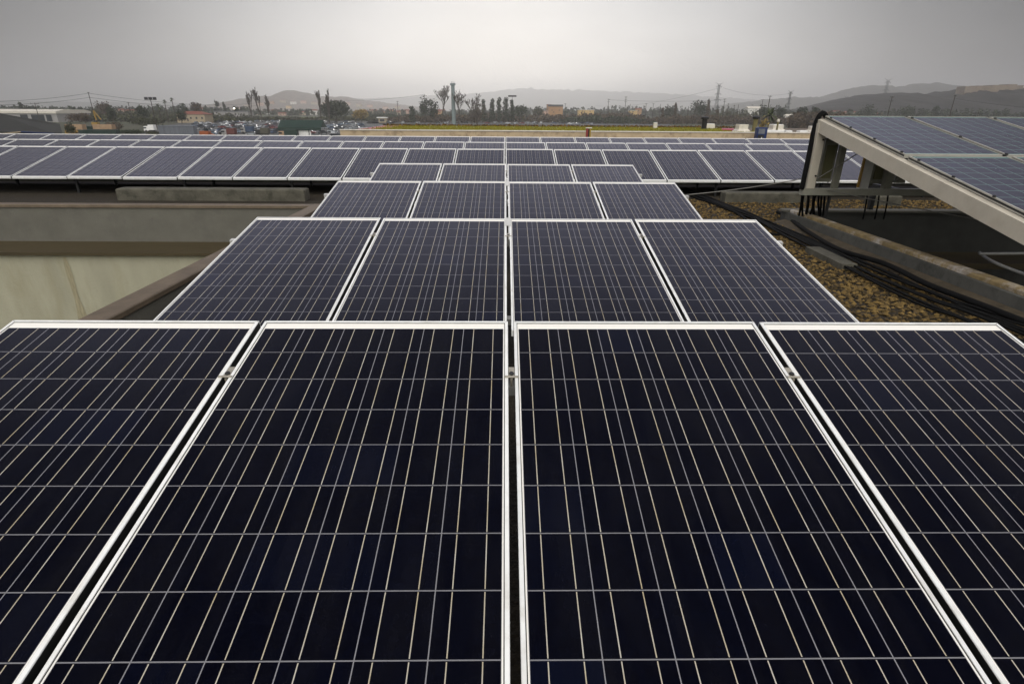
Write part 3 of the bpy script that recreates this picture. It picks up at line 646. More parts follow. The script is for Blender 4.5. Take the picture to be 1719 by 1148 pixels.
# ------------------------------------------------------------------ vegetation
def leafy(px, ytop, Y, wpx, mat, label, seed, n=420, shape='round', grp=None, trunk=True, name='tree', base=0.):
    rn = random.Random(seed); x = gx(px,Y); H = hz(px,ytop,Y)-base; W = wd(wpx,Y)/2
    t = thing(name, (x,Y,base), label, 'tree', grp); m_ = MB(); ls = max(.30, min(.9, Y*.0013))
    if shape == 'round':
        for k in range(9):
            a = rn.uniform(0,6.28); rr = rn.uniform(.15,.6)
            c = (W*rr*math.cos(a), W*rr*math.sin(a), H*rn.uniform(.42,.78)); q = rn.uniform(.34,.55)
            m_.leaves(c, (W*q,W*q,min(H*.24,W*.6)*rn.uniform(.8,1.2)), n//6, ls, rn, .2)
        m_.leaves((0,0,H*.58),(W*.85,W*.85,H*.40),n//2,ls,rn,.3)
    elif shape == 'column':
        for k in range(8):
            f_ = k/7; m_.leaves((rn.uniform(-.2,.2)*W,rn.uniform(-.2,.2)*W,H*(.16+.74*f_)),(W*(1-.45*f_)*rn.uniform(.75,1.05),W*(1-.45*f_),H*.11),n//3,ls*.9,rn,.0)
    elif shape == 'pine':
        for k in range(6):
            a = rn.uniform(0,6.28); c = (W*.45*math.cos(a),W*.45*math.sin(a),H*rn.uniform(.66,.86)); m_.leaves(c,(W*.55,W*.55,H*.13),n//6,ls,rn,.1)
    m_.build('crown', mat, t)
    if trunk: MB().tube([(0,0,-.3),(.05*W,0,H*.3),(0,.03*W,H*.6)], max(.18,W*.07), 6, max(.08,W*.03)).build('trunk', m_bark, t)
    return t
def bare(px, ytop, Y, wpx, label, seed, lean=0, mat=None, depth=6, rmin=.10, grp=None):
    rn = random.Random(seed); x = gx(px,Y); H = hz(px,ytop,Y); W = wd(wpx,Y)/2; t = thing('bare_tree', (x,Y,0), label, 'tree', grp)
    tr = MB(); twg = MB()
    def grow(p, d, L, r, k):
        q = p+d*L; (tr if k == 0 else twg).tube([p,(p+q)/2+Vector((rn.gauss(0,L*.03),rn.gauss(0,L*.03),0)),q], r, 4, max(rmin,r*.65))
        if k >= depth: return
        for _ in range(3 if k < 3 else 2):
            dd = (d+Vector((rn.gauss(0,.42)*min(1.2,W/H*3),rn.gauss(0,.42)*min(1.2,W/H*3),rn.uniform(.1,.45) if W/H > .4 else rn.uniform(.6,1.2)))).normalized()
            grow(q if rn.random()<.6 else p+d*L*rn.uniform(.5,.9), dd, L*rn.uniform(.62,.85), max(rmin,r*.6), k+1)
    grow(Vector((0,0,-.2)), Vector((lean,0,1)).normalized(), H*.24, max(.25,H*.02), 0)
    # stretch to the height
    zt = max(v[2] for v in twg.v); k = H/zt
    twg.v = [(a,b,c*k) for a,b,c in twg.v]; tr.v = [(a,b,c*k) for a,b,c in tr.v]
    tr.build('trunk', m_bark, t); twg.build('crown', mat or m_bark, t); return t
def palm(px, ytop, Y, label, seed, r=2.2, n=34, grp=None):
    rn = random.Random(seed); x = gx(px,Y); H = hz(px,ytop,Y)-r*.5; t = thing('palm_tree', (x,Y,0), label, 'palm tree', grp)
    MB().tube([(0,0,-.2),(.15,0,H*.5),(0,0,H)], .32, 7, .2).build('trunk', m_bark, t); m_ = MB()
    for k in range(n):
        a = rn.uniform(0,6.28); e = rn.uniform(-.7,1.2); d = Vector((math.cos(a)*math.cos(e),math.sin(a)*math.cos(e),math.sin(e))); sd = d.cross(Vector((0,0,1))).normalized()
        p = Vector((0,0,H)); q = p+d*r*.6; z_ = q+d*r*.45+Vector((0,0,-r*.25))
        m_.add([p-sd*.08,q-sd*.28,z_,q+sd*.28,p+sd*.08],[(0,1,2,3,4)])
    m_.build('crown', m_palm, t); return t
leafy(563,168,470,58,m_green_leaf,'large round dark green tree behind the green shed',1,2600)
bare(437,146,470,30,'tall bare poplar standing before the small conical hill',2); bare(421,153,480,16,'thin bare poplar left of the tall bare poplar',3); bare(451,158,475,18,'short bare poplar right of the tall bare poplar',4)
bare(538,151,455,20,'bare poplar with two stems left of the large round dark tree',5); bare(552,149,450,16,'tall bare poplar growing against the large round dark tree',6)
leafy(606,183,500,30,m_yellow_leaf,'yellow autumn tree beside the large round dark tree',7,420)
leafy(713,157,450,22,m_green_leaf,'tall dark green tree with a flat top left of the grey mast',8,420); leafy(728,164,455,24,m_green_leaf,'dark green tree touching the flat-topped tree near the grey mast',9,420)
leafy(692,178,460,16,m_green_leaf,'small dark conical tree left of the flat-topped tree',10,260,'column')
bare(744,143,430,62,'wide bare tree left of the grey mast',11,-.08,depth=6,rmin=.10); bare(770,150,428,60,'wide bare tree behind the grey mast',12,.05,depth=6,rmin=.10); bare(792,156,432,56,'wide bare tree right of the grey mast',13,.08,depth=6,rmin=.10)
for k,(px,yt,wp,lb) in enumerate(((812,167,12,'slender dark conifer first right of the bare trees'),(826,166,14,'slender dark conifer second right of the bare trees'),(838,163,13,'slender dark conifer in the middle of the conifer row'),(849,163,15,'tallest dark conifer of the conifer row'),(860,167,12,'dark conifer below the floodlight mast'))):
    leafy(px,yt,470+k*4,wp,m_green_leaf,lb,20+k,300,'column',grp='dark conifers in a row')
leafy(800,172,445,40,m_brown_leaf,'rounded grey-brown tree right of the wide bare trees',26,420)
leafy(875,176,480,34,m_green_leaf,'spreading green tree right of the floodlight mast',27,420); leafy(905,178,560,26,m_olive_leaf,'olive green tree left of the orange house',28,320)
leafy(1175,168,560,40,m_green_leaf,'rounded dark green tree behind the tilted pole',29,480); leafy(1188,167,520,9,m_brown_leaf,'narrow reddish poplar before the rounded dark tree',30,220,'column')
leafy(1204,184,500,10,m_brown_leaf,'short reddish poplar right of the black vent pipe',31,220,'column'); leafy(1133,173,500,7,m_brown_leaf,'tall thin reddish poplar left of the tilted pole',32,220,'column')
leafy(1112,181,505,7,m_brown_leaf,'short thin reddish poplar among the leaning poles',33,160,'column')
leafy(1124,177,620,22,m_green_leaf,'dark green tree among the utility poles',34,260)
leafy(1281,175,520,18,m_green_leaf,'dark tree behind the olive vent pipe',35,300); leafy(1312,178,540,18,m_green_leaf,'dark tree between the pylon and the fan palm',36,260)
leafy(1347,177,420,22,m_green_leaf,'dark round tree left of the raised rack',37,360); leafy(1368,176,400,20,m_green_leaf,'dark round tree right behind the rack corner',38,360)
palm(1294,183,190,'broad fan palm behind the white roof hatches',39,3.6,46)
leafy(1286,192,180,18,m_yellow_leaf,'low yellowish bush at the foot of the fan palm',40,200,trunk=False,name='bush')
leafy(1305,196,185,26,m_olive_leaf,'low olive bush right of the fan palm',41,240,trunk=False,name='bush')
palm(280,168,430,'thin fan palm nearer the floodlight pole',42,1.9); palm(293,165,430,'taller thin fan palm left of the red-roofed house',43,2.0); palm(268,175,425,'shaggy feather palm beside the floodlight pole',44,3.2,50)
palm(1027,178,600,'small palm beside a utility pole above the brown scrub',45,2.0)
leafy(367,166,620,8,m_green_leaf,'small round-headed tree high above the flat roof',46,140,'pine'); leafy(378,172,620,8,m_green_leaf,'small dark cypress beside the round-headed tree',47,140,'column')
leafy(331,170,470,20,m_brown_leaf,'reddish brown tree behind the red-roofed house',48,320); leafy(308,172,560,18,m_green_leaf,'grey-green tree left of the reddish brown tree',49,260)
leafy(398,176,560,10,m_green_leaf,'dark bushy tree beside the bright lamp',50,200)
leafy(187,176,420,18,m_green_leaf,'dark tree right of the leaning pole',51,320); leafy(176,170,520,26,m_brown_leaf,'grey leafless-looking tree behind the leaning pole',52,300)
leafy(240,176,420,26,m_green_leaf,'broad dark tree behind the floodlight pole',53,420); leafy(302,184,400,22,m_green_leaf,'dark tree in front of the red-roofed house',54,320)
leafy(122,178,520,16,m_green_leaf,'dark round tree beyond the white warehouse',55,260); leafy(137,179,540,12,m_green_leaf,'small dark tree left of the leaning pole',56,200)
leafy(38,172,560,10,m_green_leaf,'dark pointed tree above the warehouse roof',57,220,'column'); leafy(50,177,570,34,m_green_leaf,'low dark grove above the warehouse roof',58,320)
leafy(128,190,330,44,m_brown_leaf,'large brown bush right of the white warehouse',59,480,trunk=False,name='bush'); leafy(110,203,210,18,m_olive_leaf,'olive bush in front of the tan boards',60,240,trunk=False,name='bush')
leafy(245,196,300,60,m_olive_leaf,'wide olive bush below the floodlight pole',61,480,trunk=False,name='bush'); leafy(215,218,232,44,m_green_leaf,'dark thicket right of the green skip',62,420,trunk=False,name='bush')
leafy(252,221,225,30,m_olive_leaf,'olive thicket left of the grey container',63,320,trunk=False,name='bush'); leafy(186,205,260,30,m_brown_leaf,'brown bush behind the green skip',64,320,trunk=False,name='bush')
leafy(1570,176,700,14,m_green_leaf,'dark tree between the two leaning poles on the right',65,200); leafy(1455,172,720,26,m_green_leaf,'dark clump of trees under the dark hill',66,300)
leafy(1520,178,720,30,m_green_leaf,'low dark tree in front of the red sheds',67,260)
# belts of scrub and woods that read as masses
def belt(name, pts, Y, mat, n, seed, hpx=6, dep=25, ls=.8):
    rn = random.Random(seed); m_ = MB()
    for _ in range(n):
        px = rn.uniform(pts[0][0],pts[-1][0]); yt = float(np.interp(px,[p[0] for p in pts],[p[1] for p in pts])); y = Y+rn.uniform(-dep,dep)
        H = hz(px,yt,Y)*rn.uniform(.55,1.05); H = max(H,.8); m_.leaves((gx(px,Y)*y/Y,y,H*.5),(rn.uniform(2,4.5),rn.uniform(2,4),H*.52),34,ls*1.25,rn,.1)
    return kind(m_.build(name, mat), 'stuff')
belt('scrub', [(790,191),(840,189),(880,192),(960,191),(1020,187),(1060,190),(1090,196)], 540, m_brown_leaf, 420, 70, dep=20)
belt('scrub', [(940,197),(1000,193),(1060,196),(1100,203)], 500, m_green_leaf, 120, 71, dep=15)
belt('scrub', [(1080,200),(1130,192),(1220,194),(1400,196)], 520, m_brown_leaf, 420, 72, dep=40)
belt('scrub', [(1200,186),(1260,184),(1340,186),(1440,189)], 640, m_olive_leaf, 300, 73, dep=40)
belt('scrub', [(1330,189),(1370,187),(1420,188)], 380, m_brown_leaf, 150, 74, dep=20)
belt('woods', [(60,183),(200,184),(330,188),(420,190)], 600, m_olive_leaf, 420, 75, dep=60)
belt('woods', [(100,191),(180,193),(300,195),(370,196),(420,198)], 470, m_olive_leaf, 300, 76, dep=30)
belt('woods', [(360,197),(420,196),(520,197),(600,195),(660,198)], 560, m_olive_leaf, 260, 77, dep=30)
belt('woods', [(600,190),(680,191),(760,190),(820,192)], 620, m_green_leaf, 300, 78, dep=60)
belt('woods', [(640,196),(700,194),(760,192),(800,194)], 500, m_brown_leaf, 220, 79, dep=20)
belt('woods', [(380,184),(480,182),(600,184),(700,182),(850,184),(1000,183),(1200,184)], 1000, m_green_leaf, 420, 80, dep=150, ls=1.5)
belt('woods', [(850,178),(950,180),(1050,177),(1150,178),(1260,177),(1350,178)], 1150, m_green_leaf, 260, 81, dep=120, ls=1.8)
belt('woods', [(0,176),(60,178),(180,178),(300,178),(420,179)], 900, m_green_leaf, 260, 82, dep=120, ls=1.4)
belt('woods', [(1390,184),(1500,182),(1620,182),(1740,184)], 820, m_green_leaf, 260, 83, dep=60, ls=1.3)

# ------------------------------------------------------------------ houses
def house(px, ybase, ytop, wpx, Y, wall, roofm, label, kindr='gable', nwin=2, grp='houses of the distant town'):
    if Y >= 1200 and px < 720:
        for yy in range(2380, 3020, 10):
            p = aty(px, ybase, yy)
            if p.z <= cone_f(p.x, yy): Y = yy; break
    x = gx(px,Y); W = max(4,wd(wpx,Y)); z0 = max(0,hz(px,ybase,Y)) if ybase else 0; H = max(3.2, hz(px,ytop,Y)-z0); d = min(12,max(6,W*.6))
    t = thing('house', (x,Y,z0), label, 'house', grp); rh = min(2.2,H*.3); wh = H-rh
    MB().box(-W/2,W/2,-d/2,d/2,-6 if z0>0 else 0,wh).build('wall', m_walls[wall], t)
    o = W/2+.4; e = d/2+.4; r_ = MB()
    if kindr == 'gable': r_.prism([(-e,wh),(e,wh),(e,wh+.18),(0,H),(-e,wh+.18)], -o, o, 'x')
    elif kindr == 'hip': r_.add([(-o,-e,wh),(o,-e,wh),(o,e,wh),(-o,e,wh),(-o*.5,0,H),(o*.5,0,H)], [(0,1,5,4),(1,2,5),(2,3,4,5),(3,0,4),(3,2,1,0)])
    else: r_.box(-o,o,-e,e,wh,wh+.4)
    r_.build('roof', roofm, t)
    for k in range(nwin):
        wx = -W/2+W*(k+.5)/nwin; MB().box(wx-.55,wx+.55,-d/2-.06,-d/2-.005,wh*.35,wh*.35+1.3).build('window', m_glassd, t)
    MB().box(-W*.12-.5,-W*.12+.5,-d/2-.05,-d/2-.004,.0,2.0).build('door', m_wood, t)
    return t
house(326,204,187,46,430,'cream',m_tile,'wide house with a red hipped roof and a row of pale windows','hip',5)
house(393,196,184,56,560,'grey',m_corr,'long low flat-roofed building beside the bright lamp','flat',4)
house(932,190,176,24,760,'orange',m_roofd,'orange house with a dark roof above the brown scrub','gable',2); house(921,189,173,7,770,'orange',m_tile,'narrow orange tower against the orange house','flat',1)
house(912,191,184,22,760,'pink',m_corr,'low pale building left of the orange house','flat',2); house(983,190,183,26,800,'ochre',m_white,'low yellow building right of the orange house','flat',2)
house(1071,188,182,10,900,'orange',m_tile,'small orange house behind the double utility pole','gable',1); house(1062,190,185,14,890,'ochre',m_off,'low ochre house under the small orange house','flat',1)
house(1263,190,179,22,700,'white',m_off,'pale barrel-roofed building behind the utility poles','gable',2)
house(1322,202,192,16,560,'white',m_off,'small off-white house right of the fan palm','gable',1)
house(486,182,177,8,1500,'ochre',m_tile,'bright ochre house on the flank of the conical hill','flat',2)
hs = [(448,184,1100,'white'),(463,184,1050,'cream'),(497,186,1000,'pink'),(512,187,980,'cream'),(527,184,1050,'white'),(474,189,900,'pink'),(436,188,950,'cream'),(405,180,1400,'pink'),(418,176,1600,'cream'),(440,172,1800,'pink'),(458,170,1850,'orange'),(478,168,1900,'cream'),(495,170,1850,'white'),(512,169,1880,'pink'),(530,171,1850,'cream'),(548,172,1800,'pink'),(566,170,1850,'cream'),(585,172,1800,'pink'),(604,174,1700,'cream'),(622,176,1600,'pink'),(627,184,1000,'cream'),(640,186,950,'orange'),(655,184,980,'ochre'),(672,186,930,'cream'),(683,184,980,'pink'),(648,179,1300,'pink'),(668,178,1350,'cream'),(735,185,900,'orange'),(741,184,950,'ochre'),(610,185,900,'cream'),(90,188,620,'pink'),(138,186,700,'white'),(180,189,560,'cream'),(205,183,760,'pink'),(222,184,740,'cream'),(345,181,900,'white'),(1385,188,1000,'cream'),(1402,186,1050,'white'),(1418,187,1000,'pink'),(1432,187,980,'cream'),(1475,190,820,'cream')]
wn_ = {'white':'white','cream':'cream','pink':'pinkish','orange':'orange','ochre':'ochre'}
marks = [(90,'right behind the white warehouse'),(138,'left of the leaning pole'),(180,'beyond the green skip'),(205,'left of the floodlight pole'),(222,'just behind the floodlight pole'),(345,'beyond the reddish brown tree')]
def where(px,Y):
    if px < 400: return dict(marks)[px]
    reg = [(430,'left of the bare poplars'),(470,'behind the bare poplars'),(500,'below the conical hilltop'),(535,'right of the conical hilltop'),(575,'above the large round dark tree'),(615,'above the yellow autumn tree'),(660,'beside the thin utility pole'),(700,'left of the flat-topped tree'),(760,'behind the bare trees by the mast'),(1410,'at the left end of the far village'),(1440,'at the right end of the far village'),(1500,'behind the cream rack beam')]
    a = next(t for lim,t in reg if px < lim)
    return ('high up, ' if Y > 1500 else 'half way up, ' if Y > 1200 else 'low down, ')+a
seen = {}
for k,(px,yt,Y,c) in enumerate(hs):
    L = f'{wn_[c]} house with a tiled roof {where(px,Y)}'
    if L in seen: L = L.replace(' house with a tiled roof', ' second house') if seen[L]==1 else L.replace(' house with', ' small house with')
    seen[L] = seen.get(L,0)+1
    house(px, yt+(5 if Y>1200 else 7), yt, 9 if Y>1200 else 12, Y, c, m_tile, L, 'gable' if k%3 else 'hip', 2)
# kiosk
t = thing('kiosk', (gx(642,470),470,0), 'small cream kiosk with a flat white roof beside the car strip', 'kiosk'); H = hz(642,197,470)
MB().box(-3,3,-2.2,2.2,0,H-.7).build('wall', m_walls['cream'], t); MB().cbox(-4.2,3.6,-2.8,2.8,H-.7,H,.05).build('roof', m_white, t); MB().box(-2,1.5,-2.26,-2.21,1.0,2.6).build('window', m_glassd, t)

# ------------------------------------------------------------------ yard, sheds, containers
Y = 420; t = thing('warehouse', (gx(40,Y),Y,0), 'long white warehouse with a pale roof band and dark bays', 'warehouse'); x0w, x1w = gx(-60,Y)-gx(40,Y), gx(94,Y)-gx(40,Y); H = hz(60,184,Y)
MB().box(x0w,x1w,0,34,0,H-2.6).build('wall', m_walls['grey'], t); MB().prism([(-.6,H-2.6),(-.6,H-1.2),(8,H),(28,H),(34.5,H-1.2),(34.5,H-2.6)], x0w-.5, x1w+.5, 'x').build('roof', m_off, t)
for a,b in ((.60,.68),(.72,.86),(.88,.94)): MB().box(x0w+(x1w-x0w)*a,x0w+(x1w-x0w)*b,-.1,-.01,.5,H-3.4).build('bay_door', m_glassd, t)
Y = 120; cxw = gx(30,Y); t = thing('dark_shed', (cxw,Y,0), 'dark sheet-roofed shed with a sloping ridge in the yard', 'shed')
e0, e1, eb = gx(-120,Y)-cxw, gx(95,Y)-cxw, gx(95,Y+16)-cxw; za, zb_ = hz(-120,196,Y), hz(93,212,Y); ze = hz(50,226,Y)
MB().add([(e0,0,za-2),(e1,0,ze-.2),(eb,16,zb_),(e0,16,za+.6),(e0,0,za-2.25),(e1,0,ze-.45),(eb,16,zb_-.25),(e0,16,za+.35)], [(0,1,2,3),(7,6,5,4),(0,4,5,1),(1,5,6,2),(2,6,7,3),(3,7,4,0)]).build('roof', m_roofd, t)
MB().prism([(e0,.4),(e1-.3,.4),(eb-.3,15.6),(e0,15.6)],0,ze-.5).build('wall', m_roofd, t)
Y = 70; cxw = gx(20,Y); t = thing('lean_to_roof', (cxw,Y,0), 'low lean-to with a pale gable edge beside the dark shed', 'lean-to')
p = [aty(-60,232,Y), aty(36,221.5,Y), aty(92,224.5,Y), aty(92,240,Y), aty(-60,240,Y)]
MB().prism([(q.x-cxw,q.z) for q in p], 0, 1.2, 'y').build('gable', m_roofd, t)
MB().bar((p[0].x-cxw,-.06,p[0].z),(p[1].x-cxw,-.06,p[1].z),.1,.12).build('bargeboard', m_walls['cream'], t); MB().bar((p[1].x-cxw,-.06,p[1].z),(p[2].x-cxw,-.06,p[2].z),.1,.10).build('bargeboard', m_blue, t)
MB().box(p[4].x-cxw,p[3].x-cxw,.3,1.1,-0.,p[3].z).build('wall', m_roofd, t)
def skip(px0,px1,ytop,ymid,Y,label,board=True):
    a,b = gx(px0,Y),gx(px1,Y); t = thing('container', ((a+b)/2,Y,0), label, 'container', 'containers in the yard'); h=(b-a)/2; H1=hz(px0,ymid,Y); H2=hz(px0,ytop,Y)
    m_=MB().box(-h,h,-1.3,1.3,0,H1); m_.build('body', m_greenp, t)
    for k in range(6): MB().box(-h+2*h*(k+.5)/6-.06,-h+2*h*(k+.5)/6+.06,-1.4,-1.3,.2,H1-.1).build('rib', m_greenp, t)
    if board: MB().box(-h,h,-1.2,1.2,H1,H2).build('board', m_tan, t)
skip(106,135,209,218,225,'green container under tan boards beside the yellow digger'); skip(153,185,209,217,228,'green container under tan boards right of the dark gap'); skip(136,152,210,212,235,'dark green container between the two tan-topped ones',False); skip(120,190,217,218,221,'long green skip in front of the tan-topped containers',False)
Y=225; a,b=gx(263,Y),gx(322,Y); t=thing('container',((a+b)/2,Y,0),'long grey corrugated container wall in the yard','container','containers in the yard'); h=(b-a)/2; H=hz(290,212,Y)
mc=MB()
n=40
for k in range(n): mc.box(-h+2*h*k/n,-h+2*h*(k+.5)/n,-1.36,1.3,0,H); mc.box(-h+2*h*(k+.5)/n,-h+2*h*(k+1)/n,-1.28,1.3,0,H)
mc.build('body', m_corr, t); MB().box(-h-.1,h+.1,-1.45,1.4,H,H+.2).build('top_rail', m_corr, t)
def digger(px,ybase,ypk,Y,label,mat,w_=9,grp=None):
    t=thing('excavator',(gx(px,Y),Y,0),label,'excavator',grp); H=hz(px,ypk,Y); s=max(1.,H/7.5)
    for q in (-1.1,1.1): MB().prism([(-1.9,.2),(-1.6,0),(1.6,0),(1.9,.2),(1.9,.7),(1.6,.9),(-1.6,.9),(-1.9,.7)],q-.3,q+.3,'y').build('track',m_tyre,t)
    MB().cbox(-1.9,1.2,-1.2,1.2,1.0,2.3,.1).build('body',mat,t); MB().cbox(-.2,1.1,-1.15,-.2,2.3,3.3,.1).build('cab',m_glassd,t)
    dx=wd(w_,Y)
    MB().bar((.6,0,1.6),(dx*.1,0,H),.5*s,.55*s,(0,1,0)).build('boom',mat,t); MB().bar((dx*.1,0,H),(dx*1.0,0,H*.42),.4*s,.45*s,(0,1,0)).build('arm',mat,t)
    MB().prism([(dx*1.0-.5*s,H*.3),(dx+.6*s,H*.3),(dx+.35*s,H*.44),(dx-.25*s,H*.44)],-.5,.5,'y').build('bucket',m_bolt,t)
digger(157,210,186,330,'tall yellow excavator with its boom folded like an A',m_yel,10); digger(113,226,213,215,'small yellow excavator in front of the tan boards',m_yel,8); digger(340,232,222,215,'orange excavator beside the grey container',m_oran,14)
for k,px in enumerate((97,114,131)):
    a=gx(px-4,60); b=gx(px+4,60); tag(MB().cbox(a,b,60,61,0,hz(px,229.5,60),.05).build('gate_pillar', M('yellow_pillar',(.32,.26,.06))), ['pale yellow pillar nearest the dark shed','pale yellow pillar below the small yellow excavator','pale yellow pillar farthest from the dark shed'][k], 'pillar','yellow pillars')
a,b=gx(88,60.4),gx(138,60.4); tag(MB().box(a,b,61.1,61.3,hz(100,229,60)-.6,hz(100,228,60)).build('gate_beam',m_blue),'dark blue beam across the pale yellow pillars','beam')
Y=222; a,b=gx(469,Y),gx(541,Y); t=thing('green_shed',((a+b)/2,Y,0),'open shed with a dark green pitched roof among the parked cars','shed'); h=(b-a)/2; H=hz(505,202,Y); He=hz(505,214,Y)
MB().add([(-h,-3.5,He),(h,-3.5,He),(h,0,H),(-h,0,H),(h,3.5,He),(-h,3.5,He)],[(0,1,2,3),(3,2,4,5),(0,3,5),(1,4,2),(0,5,4,1)]).build('roof',m_greenp,t)
MB().box(-h,h,-3.6,-3.51,He-.9,He+.05).build('fascia',m_greenp,t)
for q in (-h+.3,-h*.3,h*.4,h-.3): MB().box(q-.12,q+.12,-3.3,-3.06,0,He).build('post',m_bolt,t)
MB().box(-h*.12,h*.48,-3.1,-3.0,0,He-.9).build('white_screen',m_white,t)

# ------------------------------------------------------------------ cars
def car_proto(colname):
    t=thing('parked_car',(0,0,0),'x','car','cars in the distant lot')
    b=MB(); prof=[(-2.1,.3),(2.1,.3),(2.15,.7),(1.95,.85),(1.0,.95),(-1.6,.98),(-2.1,.88)]; b.prism(prof,-.85,.85,'y'); b.prism([(.55,1.34),(-1.25,1.36),(-1.3,1.41),(-.2,1.45),(.5,1.41)],-.66,.66,'y'); b.build('body',m_cars[colname],t)
    MB().prism([(1.0,.951),(.5,1.36),(-1.28,1.37),(-1.75,.981)],-.7,.7,'y').build('window_band',m_glassd,t)
    for q in (-1.3,1.3):
        for s in (-.82,.82): MB().tube([(q,s-.1,.31),(q,s+.1,.31)],.31,10).build('wheel',m_tyre,t)
    return t
protos={k:car_proto(k) for k in carcols}; used=set(); crn2=random.Random(21)
weights=['silver']*5+['white']*5+['dark grey']*4+['black']*3+['blue']*2+['red']+['pale blue']*3
def car(x,Y,rz,c,label,grp):
    p=protos[c]
    o=p if c not in used else dup(p); used.add(c); o.location=(x,Y,.06); o.rotation_euler=(0,0,rz); o['label']=label; o['group']=grp; return o
for Yr in (236,254,274,292,316,340,368,400,436,474):
    xa=gx(350 if Yr<262 else 325,Yr); xb=gx(462 if Yr<250 else 612,Yr); x=xa; stp=5.2 if Yr<300 else 3.4 if Yr<350 else 4.4
    while x<xb:
        pxx=pr=0
        if crn2.random()<.74:
            c=crn2.choice(weights); car(x+crn2.uniform(-.3,.3),Yr+crn2.uniform(-1.2,1.2),R(crn2.choice((0,180,90,270,60)) + crn2.uniform(-8,8)),c,f'small {c} car parked in the crowded lot by the green shed','cars in the crowded lot')
        x+=stp
for Yr in (462,488):
    x=gx(652,Yr)
    while x<gx(1000,Yr):
        if crn2.random()<.7:
            c=crn2.choice(weights); car(x,Yr,R(crn2.choice((0,180,90))+crn2.uniform(-5,5)),c,f'small {c} car in the strip beyond the mossy roof','cars in the strip beyond the mossy roof')
        x+=5.4
for (px,Y,c,lb) in ((556,218,'black','black car nearest the beige wall right of the green shed'),(566,222,'dark grey','dark grey car at the near end of the lot beside the beige wall'),(541,220,'white','white car in front of the right end of the green shed')):
    car(gx(px,Y),Y,R(20),c,lb,'cars in the crowded lot')
def truck(px,Y,cabm,boxm,label,L=6.5):
    t=thing('truck',(gx(px,Y),Y,.06),label,'truck','trucks in the yard')
    MB().cbox(-L/2,-L/2+1.9,-1.05,1.05,.5,2.3,.15).build('cab',cabm,t); MB().box(-L/2-.02,-L/2+1.2,-1.07,-1.051,1.4,2.0).build('window',m_glassd,t); MB().cbox(-L/2+2.0,L/2,-1.15,1.15,.8,2.9,.05).build('cargo_box',boxm,t); MB().box(-L/2+.1,L/2-.1,-.5,.5,.45,.75).build('chassis',m_bolt,t)
    for q in (-L/2+.9,L/2-1.2):
        for s in (-1.0,1.0): MB().tube([(q,s-.14,.42),(q,s+.14,.42)],.42,10).build('wheel',m_tyre,t)
truck(379,226,m_walls['grey'],M('dull_red_load',(.10,.03,.025)),'white cab truck with a dark red load in the yard',5); truck(411,250,m_walls['grey'],M('dull_blue_box',(.03,.05,.09)),'truck with a blue box in the yard',5); truck(436,232,m_black,m_conc,'dark truck with a dusty load in the yard',5); truck(480,216,m_tan,m_greenp,'brown cab truck under the green shed'); truck(246,262,m_white,m_white,'white box truck beside the olive thicket',4.4)

# ------------------------------------------------------------------ poles, masts, pylons, wires
def upole(px,ytop,Y,label,arms=1,aw=2.0,r=.16,lean=0.,grp='utility poles',mat=None,braces=False):
    x=gx(px,Y); P=aty(px,ytop,Y); H=P.z; t=thing('utility_pole',(P.x,Y,0),label,'utility pole',grp)
    MB().tube([(-lean*H,0,-.2),(0,0,H)],r,6,r*.75).build('pole',mat or m_wood,t)
    for k in range(arms):
        z=H-.35-k*1.6; MB().bar((-aw/2-lean*(H-z),0,z),(aw/2-lean*(H-z),0,z),.12,.14).build('cross_arm',mat or m_wood,t)
        for q in (-aw/2+.1,0,aw/2-.1): MB().lathe([(.05,0),(.08,.1),(.05,.28)],(q-lean*(H-z),0,z+.07),6).build('insulator',m_bolt,t)
    if braces: MB().bar((0,0,H*.62),(1.6,0,H*.36),.14,.14,(0,1,0)).build('brace',mat or m_wood,t)
    return t
up=[(1022,166.5,430,2,'pole with two cross arms above the brown scrub'),(1051,162.5,430,3,'tallest pole with three cross arms among the central poles'),(1058,175,440,0,'plain pole just right of the three-armed pole'),(1085,174,470,1,'pole first right of the double poles'),(1097,174,480,1,'pole second right of the double poles'),(1109,175,490,0,'plain pole third right of the double poles'),(1121,175,500,1,'pole left of the tall reddish poplar'),(1156,179,420,0,'plain short pole left of the tilted pole'),(1217,166,430,2,'two-armed pole right of the big pylon'),(1223,174,520,1,'slim pole right behind the two-armed pole'),(1240,176,440,0,'plain pole left of the barrel-roofed building'),(1281,167,430,1,'T-shaped pole left of the fan palm'),(1293,161,300,1,'tall dark pole above the fan palm'),(949,174,450,1,'pole in front of the orange house'),(667,170,430,2,'dark pole with short arms left of the flat-topped tree'),(1645,182,420,1,'faint short pole at the foot of the dark hill'),(215,172,380,1,'pole left of the floodlight pole')]
for px,yt,Y,a,lb in up: upole(px,yt,Y,lb,a,1.8 if px!=1281 else 3.0,.2)
upole(1172,168,420,'tilted bare pole before the rounded dark tree',0,lean=.14,r=.2)
upole(148,155,330,'tall pole leaning above the yellow excavator',1,1.2,.2); upole(58,173,300,'T-shaped pole in front of the white warehouse',1,4.2,.16)
upole(1498,162,260,'dark pole with short arms before the dark hill',2,1.6,.16); upole(1604,160,230,'dark braced pole rising behind the raised rack',1,.9,.16,braces=True)
